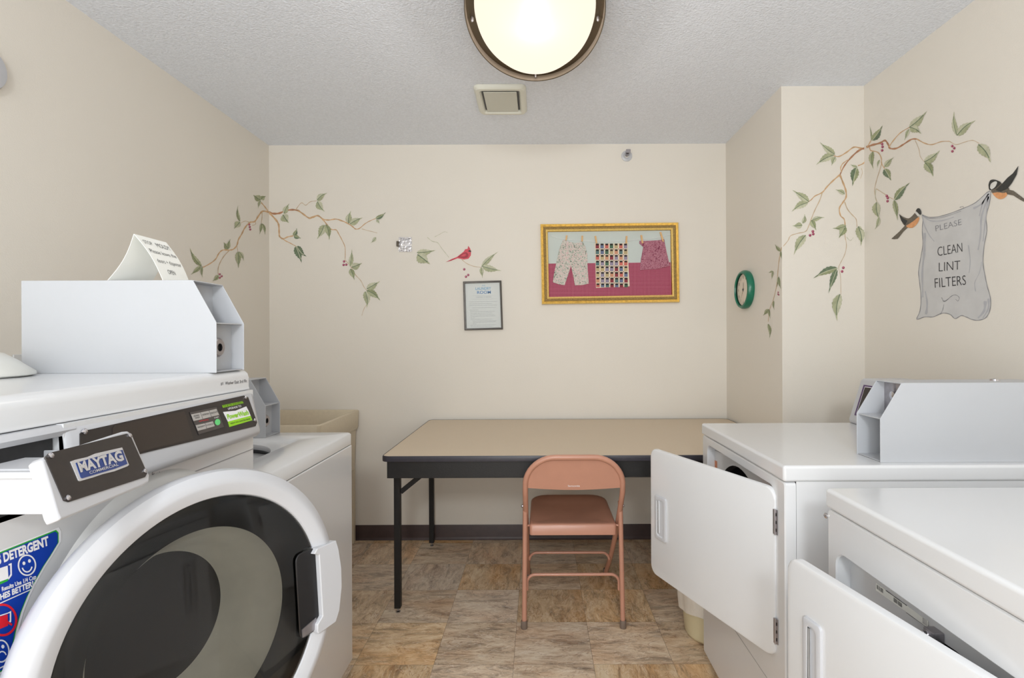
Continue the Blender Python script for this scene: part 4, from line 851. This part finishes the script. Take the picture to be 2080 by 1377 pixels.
# ------------------------------------------------------------------ top-load washer
X2 = -0.687; Y20, Y21, T2 = 1.284, 1.905, 0.897
w2 = thing('top_load_washer', (-1.02, 1.59, 0), 'white top-load washer with empty round tub opening, behind the front-load washer', 'washing machine')
MB().box(-1.37, X2, Y20, Y21, 0.06, 0.853, WHITE).build('cabinet', w2, bevel=0.006)
MB().box(-1.35, X2 - 0.05, Y20 + 0.03, Y21 - 0.03, 0.0005, 0.061, SEAM).build('plinth', w2)
wx0, wx1, wy0, wy1 = -1.24, -0.815, 1.33, 1.785; tc = (-1.02, 1.55); tr = 0.235
mb = MB()
P2 = lambda z: (lambda a, b: Vector((a, b, z)))
o_ = rrect(-1.385, X2 - 0.001, Y20 - 0.002, Y21 + 0.002, 0.012); o2 = rrect(-1.385 + 0.006, X2 - 0.007, Y20 + 0.004, Y21 - 0.004, 0.012)
mb.loft([[Vector((a, b, z)) for a, b in L] for L, z in ((o_, 0.855), (o_, 0.891), (o2, 0.897), (rrect(wx0, wx1, wy0, wy1, 0.03), 0.897), (rrect(wx0 + 0.01, wx1 - 0.012, wy0 + 0.01, wy1 - 0.012, 0.03), 0.886))], WHITE, False, False)
mb.hole_plate(P2(0.886), wx0 + 0.008, wx1 - 0.010, wy0 + 0.008, wy1 - 0.010, -1.03, 1.555, 0.200, WHITE)
mb.build('top_panel', w2, smooth=50)
mb = MB(); mb.lathe([(0.200, 0.886), (0.197, 0.879), (0.200, 0.874), (0.205, 0.868)], (-1.03, 1.555, 0), (0, 0, 1), WPLAS, 64); mb.lathe([(0.205, 0.868), (0.215, 0.856), (0.215, 0.5)], (-1.03, 1.555, 0), (0, 0, 1), DARK, 64, cap1=True)
mb.build('tub', w2, smooth=60)
coin_box(w2, -0.948, 1.795, 1.898, T2, 1, L=0.40, h=0.203)

# ------------------------------------------------------------------ utility sink
sk = thing('utility_sink', (-1.36, 2.875, 0), 'beige moulded laundry sink in the corner behind the top-load washer', 'sink')
zt_ = 0.806
mb = MB()
R1 = lambda k, z, r=0.02: [Vector((a, b, z)) for a, b in rrect(-1.652 + k, -1.098 - k, 2.600 + k, 3.178 - k, r)]
mb.loft([R1(0.020, 0.45), R1(0.014, 0.692), R1(0.007, 0.694), R1(0.004, 0.705), R1(0.0, zt_ - 0.004), R1(0.004, zt_), R1(0.014, zt_), R1(0.02, zt_ - 0.008), R1(0.035, 0.50), R1(0.09, 0.47)], BEIGE, True, True)
mb.build('basin', sk, smooth=50)
for x, y in ((-1.61, 2.64), (-1.135, 2.64), (-1.61, 3.14), (-1.135, 3.14)):
    MB().box(x - 0.016, x + 0.016, y - 0.016, y + 0.016, 0.0005, 0.452, BEIGE).build('leg', sk, bevel=0.003)

# ------------------------------------------------------------------ dryers
def dryer(name, label, X, y0, y1, zt, oy0, oy1, oz0, oz1, depth, rec, drumc, drumr, hinge, tip, dz0, dz1, dth, handle, hz):
    t = thing(name, (X + depth / 2, (y0 + y1) / 2, 0), label, 'dryer', 'clothes dryers along the right wall')
    # front panel with an opening
    mb = MB(); zb = 0.07; zs = zt - 0.043
    o = rrect(y0, y1, zb, zs, 0.008); i = rrect(oy0, oy1, oz0, oz1, 0.03)
    mb.loft([[Vector((X + 0.028, a, b)) for a, b in o], [Vector((X + 0.003, a, b)) for a, b in o], [Vector((X, a, b)) for a, b in rrect(y0 + 0.003, y1 - 0.003, zb + 0.003, zs - 0.003, 0.008)], [Vector((X, a, b)) for a, b in i], [Vector((X + 0.003, a, b)) for a, b in rrect(oy0 + 0.002, oy1 - 0.002, oz0 + 0.002, oz1 - 0.002, 0.03)],
             [Vector((X + rec, a, b)) for a, b in rrect(oy0 + 0.002, oy1 - 0.002, oz0 + 0.002, oz1 - 0.002, 0.03)]], WHITE, False, False)
    fp = mb.build('front_panel', t, smooth=28)
    mb = MB(); mb.hole_plate(lambda a, b: Vector((X + rec - 0.0005, a, b)), oy0, oy1, oz0, oz1, drumc[0], drumc[1], drumr, WHITE); mb.build('inner_front', t)
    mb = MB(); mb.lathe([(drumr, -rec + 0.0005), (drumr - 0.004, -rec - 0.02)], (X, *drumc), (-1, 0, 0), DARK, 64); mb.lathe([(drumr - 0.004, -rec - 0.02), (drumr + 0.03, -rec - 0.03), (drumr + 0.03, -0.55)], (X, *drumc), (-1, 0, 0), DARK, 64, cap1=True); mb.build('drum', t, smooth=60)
    mb = MB()
    for ya, yb in ((y0 + 0.0008, y0 + 0.004), (y1 - 0.004, y1 - 0.0008)): mb.box(X + 0.0295, X + depth, ya, yb, zb + 0.001, zs + 0.002, WHITE)
    mb.box(X + depth - 0.003, X + depth, y0 + 0.002, y1 - 0.002, zb, zs, WHITE); mb.box(X + 0.03, X + depth, y0 + 0.002, y1 - 0.002, zb, zb + 0.003, WHITE)
    mb.build('cabinet', t, bevel=0.001, seg=1)
    MB().box(X - 0.004, X + depth + 0.005, y0 - 0.003, y1 + 0.003, zs + 0.0015, zt, WHITE).build('top_panel', t, bevel=0.008, seg=4)
    MB().box(X + 0.05, X + depth - 0.03, y0 + 0.03, y1 - 0.03, 0.0005, zb + 0.001, SEAM).build('plinth', t)
    mb = MB(); mb.box(X - 0.0006, X + 0.0005, y0 + 0.004, y1 - 0.004, 0.319, 0.3215, mat('grey_gap_line', (168, 166, 164), 0.6, var=0.03)); mb.build('lower_panel_seam', t)
    # open door: slab between the hinge line and the tip
    hx, hy = hinge; tx, ty = tip; e = Vector((tx - hx, ty - hy, 0)); L = e.length; e.normalize(); n = Vector((-e.y, e.x, 0))
    if n.x > 0: n = -n
    W = lambda a, b, c: Vector((hx, hy, 0)) + e * a + Vector((0, 0, b)) + n * c
    mb = MB(); sl = lambda k, r: rrect(0.002 + k, L - k, dz0 + k, dz1 - k, r)
    mb.loft([[W(a, b, c) for a, b in sl(k, 0.03)] for c, k in ((-dth, 0.003), (-dth + 0.003, 0.0), (-0.004, 0.0), (-0.001, 0.0015), (0, 0.004))], WHITE, True, True)
    dr_ = mb.build('door', t, smooth=40)
    h0, h1 = handle; mb = MB(); rr = lambda k, r: rrect(h0 + k, h1 - k, hz[0] + k, hz[1] - k, r)
    mb.loft([[W(a, b, c) for a, b in rr(k, r)] for c, k, r in ((0.0, 0, 0.008), (0.005, 0.001, 0.008), (0.006, 0.003, 0.008))] + [[W(a, b, c) for a, b in rr(k, 0.010)] for c, k in ((0.0055, 0.012), (0.0015, 0.0145))], WPLAS, False, True)
    mb.build('handle', dr_, smooth=40)
    mb = MB(); mb.loft([[W(a, b, c) for a, b in rrect(h0 + (h1 - h0) * 0.62, h1 - 0.014, hz[0] + 0.02, hz[1] - 0.016, 0.006)] for c in (0.0012, 0.0045)], WHITE, False, True); mb.build('handle_grip', dr_, bevel=0.001)
    for zc_ in (dz0 + 0.075, dz1 - 0.085):
        mb = MB(); mb.loft([[W(a, b, c) for a, b in ((-0.008, zc_ - 0.032), (0.006, zc_ - 0.032), (0.006, zc_ + 0.032), (-0.008, zc_ + 0.032))] for c in (0.0004, 0.0022)], STEEL, True, True)
        mb.tube([W(-0.001, zc_ - 0.033, 0.003), W(-0.001, zc_ + 0.033, 0.003)], 0.0022, STEEL, 8)
        for k in (-0.02, 0.0, 0.02): mb.loft([[W(a, b, c) for a, b in ((-0.006, zc_ + k - 0.004), (-0.003, zc_ + k - 0.004), (-0.003, zc_ + k + 0.004), (-0.006, zc_ + k + 0.004))] for c in (0.0022, 0.0027)], BLACKP, False, True)
        mb.build('hinge', t)
    return t, dr_, W
d1, dd1, W1 = dryer('clothes_dryer', 'white clothes dryer with coin box and open square door, far one on the right', 0.615, 1.292, 1.936, 0.920, 1.345, 1.886, 0.405, 0.852, 0.78, 0.028, (1.66, 0.618), 0.205,
    (0.6115, 1.336), (0.398, 1.842), 0.407, 0.849, 0.016, (0.455, 0.518), (0.541, 0.692))
coin_box(d1, 0.872, 1.318, 1.418, 0.920, -1, L=0.44, h=0.203, back=0.055, zb=0.112)
# control console at the back of the far dryer
mb = MB(); mb.loft([[Vector((x, y, z)) for x, z in ((1.162, 0.9205), (1.160, 0.935), (1.205, 1.078), (1.215, 1.086), (1.36, 1.086), (1.39, 0.9205))] for y in (1.45, 1.932)], WPLAS); cn = mb.build('console', d1, bevel=0.004)
e0, e1 = Vector((1.160, 0, 0.935)), Vector((1.205, 0, 1.078)); nn = Vector((0, 1, 0)).cross(e1 - e0).normalized()
if nn.x > 0: nn = -nn
K = lambda y, s, o: Vector((0, y, 0)) + e0.lerp(e1, s) + nn * o
mb = MB(); mb.loft([[K(y, s, o) for y, s in ((1.60, 0.12), (1.905, 0.12), (1.905, 0.9), (1.60, 0.9))] for o in (0.0002, 0.0015)], PURP, False, True)
mb.loft([[K(y, s, o) for y, s in ((1.61, 0.16), (1.895, 0.16), (1.895, 0.86), (1.61, 0.86))] for o in (0.0016, 0.0019)], SWHITE, False, True)
mb.loft([[K(y, s, o) for y, s in ((1.612, 0.175), (1.893, 0.175), (1.893, 0.845), (1.612, 0.845))] for o in (0.0016, 0.0022)], PANEL, False, True)
for y, s, wd, hh, m in ((1.86, 0.42, 0.02, 0.06, SWHITE), (1.83, 0.42, 0.012, 0.08, SWHITE), (1.80, 0.30, 0.018, 0.05, SWHITE), (1.86, 0.25, 0.02, 0.05, SWHITE), (1.83, 0.22, 0.02, 0.06, LIME), (1.80, 0.62, 0.05, 0.14, mat('olive_display', (110, 120, 84), 0.4, var=0.1))):
    mb.sheet([K(y, s, 0.0026), K(y - wd, s, 0.0026), K(y - wd, s + hh, 0.0026), K(y, s + hh, 0.0026)], m)
mb.build('control_panel', cn, label='dark panel with purple border')
# orange warning sticker inside the opening
PI = Plane((0.6425, 0, 0), (-1, 0, 0)); mb = MB()
ppoly(mb, PI, [(1440, 929), (1457, 937), (1457, 975), (1440, 968)], 0.0002, 0.0006, ORANGE)
ribbon(mb, PI, [(1447, 912), (1470, 922)], 1.2, 1.2, INKG, 0.0006); mb.build('warning_sticker', d1, label='orange warning sticker inside the door opening')
d2, dd2, W2 = dryer('clothes_dryer', 'white clothes dryer nearest the camera on the right, door ajar, no coin box showing', 0.615, 0.440, 1.101, 0.920, 0.52, 1.072, 0.33, 0.800, 0.78, 0.030, (0.80, 0.52), 0.235,
    (0.6115, 0.52), (0.509, 1.062), 0.330, 0.795, 0.020, (0.450, 0.500), (0.50, 0.700))
for ch in d2.children:
    if ch.name.startswith('lower_panel_seam'): bpy.data.objects.remove(ch)
PI = Plane((0.645, 0, 0), (-1, 0, 0)); z6 = lambda x, y: (1660 + x / 3.857, 1020 + y / 3.857)
PI = Plane((0.6443, 0, 0), (-1, 0, 0)); mb = MB()
ppoly(mb, PI, [z6(462, 632), z6(875, 935), z6(875, 990), z6(700, 860), z6(462, 690)], 0.0002, 0.0005, PAPER)
rb = random.Random(9)
for x0, y0, n in ((470, 645, 12), (602, 745, 16)):
    for k in range(n):
        x = x0 + k * 4.2; y = y0 + k * 3.1
        if rb.random() < 0.8: mb.sheet([PI.at(*z6(x, y), 0.0008), PI.at(*z6(x + 2, y + 1.5), 0.0008), PI.at(*z6(x + 2, y + 34), 0.0008), PI.at(*z6(x, y + 32.5), 0.0008)], INK)
ribbon(mb, PI, [z6(540, 690), z6(620, 748), z6(705, 810)], 1.2, 1.2, INK, 0.0008); ribbon(mb, PI, [z6(700, 865), z6(870, 985)], 0.6, 0.6, INK, 0.0008); ribbon(mb, PI, [z6(872, 985), z6(873, 935)], 0.5, 0.5, INK, 0.0008)
for k in range(5): ribbon(mb, PI, [z6(828, 905 + k * 9), z6(862, 930 + k * 9)], 0.8, 0.8, INKG, 0.0008)
mb.build('rating_label', d2, label='white rating label with bar codes inside the opening')
mb = MB(); c = PI.at(*z6(945, 1040)); mb.box(c.x - 0.018, c.x, c.y - 0.014, c.y + 0.008, c.z - 0.008, c.z + 0.010, STEEL); mb.lathe([(0.007, 0), (0.006, 0.006), (0.001, 0.007)], (c.x - 0.018, c.y + 0.002, c.z), (-1, 0, 0), CHROME, 14); mb.build('door_catch', d2, bevel=0.001)
mb = MB(); c = PI.at(*z6(238, 482)); mb.box(c.x - 0.012, c.x, c.y - 0.006, c.y + 0.006, c.z - 0.006, c.z + 0.006, BLACKP); mb.build('door_switch', d2)
P6 = Plane((0.615, 0, 0), (-1, 0, 0)); mb = MB(); screw(mb, P6.at(1679, 1047, 0.0005), P6.n, 0.006); mb.build('screw', d2)

# ------------------------------------------------------------------ waste bin
bn = thing('waste_bin', (0.715, 2.16, 0), 'cream plastic waste bin with white liner between the table and the far dryer', 'bin')
MB().lathe([(0.078, 0.0005), (0.096, 0.006), (0.104, 0.02), (0.128, 0.26), (0.134, 0.262), (0.134, 0.27), (0.124, 0.27), (0.10, 0.02), (0.001, 0.012)], (0.715, 2.16, 0), (0, 0, 1), BIN, 48).build('bucket', bn, smooth=50)
mb = MB(); rb = random.Random(2); s = 60; loops = []
ph = [rb.uniform(0, 6.28) for _ in range(4)]
for z, r in ((0.105, 0.124), (0.15, 0.128), (0.2, 0.132), (0.25, 0.137), (0.276, 0.137), (0.279, 0.128), (0.25, 0.118)):
    loops.append([Vector((0.715 + (r + 0.004 * math.sin(7 * t + ph[0]) + 0.002 * math.sin(13 * t + ph[1])) * math.cos(t), 2.16 + (r + 0.004 * math.sin(7 * t + ph[0])) * math.sin(t), z + (0.016 * math.sin(2 * t + ph[2]) + 0.006 * math.sin(5 * t) if z < 0.12 else 0))) for t in [2 * math.pi * k / s for k in range(s)]])
mb.loft(loops, LINER, False, False); mb.build('bin_liner', bn, smooth=70)

# ------------------------------------------------------------------ folding table
tx0, tx1, ty0, ty1, tz = -0.668, 1.155, 2.186, 3.172, 0.742
tbl = thing('folding_table', ((tx0 + tx1) / 2, (ty0 + ty1) / 2, 0), 'long folding table with tan laminate top and black edge against the back wall', 'table')
rr_ = lambda k, z, r=0.03: [Vector((a, b, z)) for a, b in rrect(tx0 + k, tx1 - k, ty0 + k, ty1 - k, r)]
MB().loft([rr_(0.004, tz - 0.022), rr_(0.004, tz)], TTOP, True, True).build('tabletop', tbl)
MB().loft([rr_(0.0045, tz - 0.0235), rr_(0.0005, tz - 0.0225), rr_(0, tz - 0.018), rr_(0, tz - 0.003), rr_(0.0015, tz + 0.0008), rr_(0.004, tz + 0.0010), rr_(0.0045, tz - 0.001)], TEDGE, False, False).build('edge_band', tbl)
az0, az1 = tz - 0.098, tz - 0.022; ax0, ax1, ay0, ay1 = tx0 + 0.020, tx1 - 0.020, ty0 + 0.022, ty1 - 0.022
for b in ((ax0, ax1, ay0, ay0 + 0.018), (ax0, ax1, ay1 - 0.018, ay1), (ax0, ax0 + 0.018, ay0 + 0.018, ay1 - 0.018), (ax1 - 0.018, ax1, ay0 + 0.018, ay1 - 0.018)):
    MB().box(*b, az0, az1, TBLK).build('apron', tbl, bevel=0.001, seg=1)
for lx, sg in ((-0.640, 1), (1.112, -1)):
    for ly in (2.345, 3.09):
        mb = MB(); mb.box(lx - 0.014, lx + 0.014, ly - 0.014, ly + 0.014, 0.022, az1 - 0.002, TBLK)
        lg = mb.build('leg', tbl, bevel=0.002)
        mb = MB(); mb.tube([(lx, ly, 0.024), (lx, ly, 0.008)], 0.005, STEEL, 10); mb.lathe([(0.011, 0.0005), (0.011, 0.005), (0.005, 0.008)], (lx, ly, 0), (0, 0, 1), CHROME, 16); mb.build('foot_glide', lg)
        mb = MB(); a = Vector((lx + sg * 0.014, ly, 0.545)); b = Vector((lx + sg * 0.20, ly, 0.695)); dd = (b - a).normalized(); up = Vector((-dd.z * sg, 0, abs(dd.x))) * 0.011
        mb.loft([[a + up + Vector((0, -0.004, 0)), a - up + Vector((0, -0.004, 0)), a - up + Vector((0, 0.004, 0)), a + up + Vector((0, 0.004, 0))], [b + up + Vector((0, -0.004, 0)), b - up + Vector((0, -0.004, 0)), b - up + Vector((0, 0.004, 0)), b + up + Vector((0, 0.004, 0))]], TBLK)
        screw(mb, b - dd * 0.035 + Vector((0, -0.004, 0)), (0, -1, 0), 0.003, CHROME); mb.build('brace', tbl, bevel=0.001, seg=1)
    mb = MB(); mb.box(lx - 0.012, lx + 0.012, 2.345, 3.09, az1 - 0.03, az1 - 0.006, TBLK); mb.build('leg_crossbar', tbl)

# ------------------------------------------------------------------ folding chair (back towards us)
cx = 0.147
ch = thing('folding_chair', (cx, 2.45, 0), 'tan steel folding chair pushed up to the table', 'chair')
hw = 0.203
def fp(z):        # depth of the main frame at height z: upright back, bent forward to the front feet
    if z >= 0.60: return 2.122 + (0.759 - z) * 0.22
    t = (0.60 - z) / 0.60
    return 2.157 + 0.563 * (0.72 * t + 0.28 * t * t) if t < 1 else 2.72
F = lambda x, z: Vector((cx + x, fp(z), z))
path = [F(-hw + 0.001, 0.012), F(-hw, 0.12), F(-hw, 0.24), F(-hw, 0.36), F(-hw, 0.46), F(-hw, 0.54), F(-hw, 0.60)]
for k in range(1, 12):
    t = math.pi - math.pi / 2 * k / 11
    path.append(F(-hw + 0.125 + 0.125 * math.cos(t), 0.628 + 0.122 * math.sin(t) * 1.0))
for k in range(0, 11):
    t = math.pi / 2 - math.pi / 2 * k / 11
    path.append(F(hw - 0.125 + 0.125 * math.cos(t), 0.628 + 0.122 * math.sin(t)))
path += [F(hw, 0.60), F(hw, 0.54), F(hw, 0.46), F(hw, 0.36), F(hw, 0.24), F(hw, 0.12), F(hw - 0.001, 0.012)]
MB().tube(path, 0.0115, TAN, 16).build('frame', ch, smooth=60)
# back panel, curved
mb = MB(); n = 24; top = []; bot = []; th = Vector((0, 0.0025, 0)); rows = 8; G = []
for i in range(n + 1):
    x = -hw + 0.006 + (2 * hw - 0.012) * i / n
    ax = abs(x); zt2_ = 0.628 + 0.118 * math.sqrt(max(0, 1 - max(0, (ax - (hw - 0.125)) / 0.125) ** 2)); zt2_ = max(zt2_, 0.632)
    zb2 = 0.618 - 0.014 * math.cos(math.pi * x / (2 * hw)) ** 1.0 - 0.0
    bow = 0.012 * math.cos(math.pi * x / (2 * hw))
    G.append([F(x, zb2 + (zt2_ - zb2) * r / rows) + Vector((0, bow, 0)) for r in range(rows + 1)])
loops = [[p - th for p in g] + [p + th for p in reversed(g)] for g in G]
mb.loft(loops, TAN); bk = mb.build('backrest', ch, smooth=50)
mb = MB(); PBK = Plane((0, 2.226 - 0.0, 0), (0, -1, 0))
c0 = F(0, 0.619) + Vector((0, 0.012 - 0.0040, 0)); mb.text('Samsonite', lambda a, b: c0 + Vector(((a - 0.5) * 0.050, -0.0002, b * 0.007)), SWHITE); mb.build('stamped_logo', bk)
# seat pan
mb = MB(); yr, yf = 2.228, 2.600; n = 14
def seat(k, dz, drop=0):
    P = []
    hwr, hwf = 0.188 - k, 0.184 - k; r1, r2 = min(0.014, hwr * 0.5), min(0.075, hwf * 0.55)
    y0_, y1_ = yr + k, yf - k
    for (sx, y, r, a0, hwx) in ((1, y0_, r1, -90, hwr), (1, y1_, r2, 0, hwf), (-1, y1_, r2, 90, hwf), (-1, y0_, r1, 180, hwr)):
        cxx = sx * (hwx - r); cyy = y + (r if y == y0_ else -r)
        for j in range(6):
            t = math.radians(a0 + 90 * j / 5); P.append((cxx + r * math.cos(t), cyy + r * math.sin(t)))
    def zz_(x, y): 
        return 0.437 + 0.018 * ((y - yr) / (yf - yr)) + dz
    return [Vector((cx + x, y, zz_(x, y) - drop)) for x, y in P]
mb.loft([seat(0.004, -0.046), seat(0.0, -0.046), seat(0.0, -0.006), seat(0.004, -0.001), seat(0.012, 0), seat(0.03, -0.003), seat(0.08, -0.010), seat(0.14, -0.013)], TAN, False, True)
mb.loft([seat(0.004, -0.046), seat(0.006, -0.026), seat(0.05, -0.026)], TAN, False, True)
mb.build('seat', ch, smooth=50)
for sg in (-1, 1):
    x = sg * (hw + 0.002)
    MB().tube([(cx + sg * (hw + 0.002), 2.232, 0.535), (cx + sg * (hw + 0.003), 2.232, 0.48), (cx + sg * (hw + 0.008), 2.212, 0.016)], 0.0105, TAN, 14).build('rear_leg', ch, smooth=60)
    MB().lathe([(0.0135, 0.0005), (0.0145, 0.004), (0.0135, 0.03), (0.0115, 0.034)], (cx + sg * (hw + 0.0085), 2.211, 0), (0, 0, 1), mat('grey_rubber_foot', (120, 104, 92), 0.7, var=0.05), 16, cap0=True).build('rubber_foot', ch)
    MB().lathe([(0.0135, 0.0005), (0.0145, 0.004), (0.0135, 0.03), (0.0115, 0.034)], (cx + sg * (hw - 0.001), fp(0.012), 0), (0, 0, 1), mat('grey_rubber_foot', (120, 104, 92), 0.7), 16, cap0=True).build('rubber_foot', ch)
    MB().lathe([(0.007, 0.0), (0.007, 0.006), (0.003, 0.009)], (cx + sg * (hw + 0.011), 2.234, 0.515), (sg, 0, 0), STEEL, 12, cap1=True).build('pivot_bolt', ch)
    MB().tube([(cx + sg * 0.186, 2.245, 0.428), (cx + sg * (hw + 0.003), 2.238, 0.428)], 0.005, TAN, 10).build('seat_pin', ch)
def ubar(y_, z_, zlow, hx, name):
    P = [(cx - hx, y_, zlow)]; r = 0.035
    for k in range(8):
        t = math.pi - math.pi / 2 * k / 7; P.append((cx - hx + r + r * math.cos(t), y_, z_ - r + r * math.sin(t)))
    for k in range(8):
        t = math.pi / 2 - math.pi / 2 * k / 7; P.append((cx + hx - r + r * math.cos(t), y_, z_ - r + r * math.sin(t)))
    P.append((cx + hx, y_, zlow)); MB().tube(P, 0.0065, TAN, 12).build(name, ch, smooth=60)
ubar(2.238, 0.217, 0.15, hw - 0.004, 'rear_crossbar')
ubar(fp(0.19), 0.200, 0.172, hw - 0.010, 'front_crossbar')
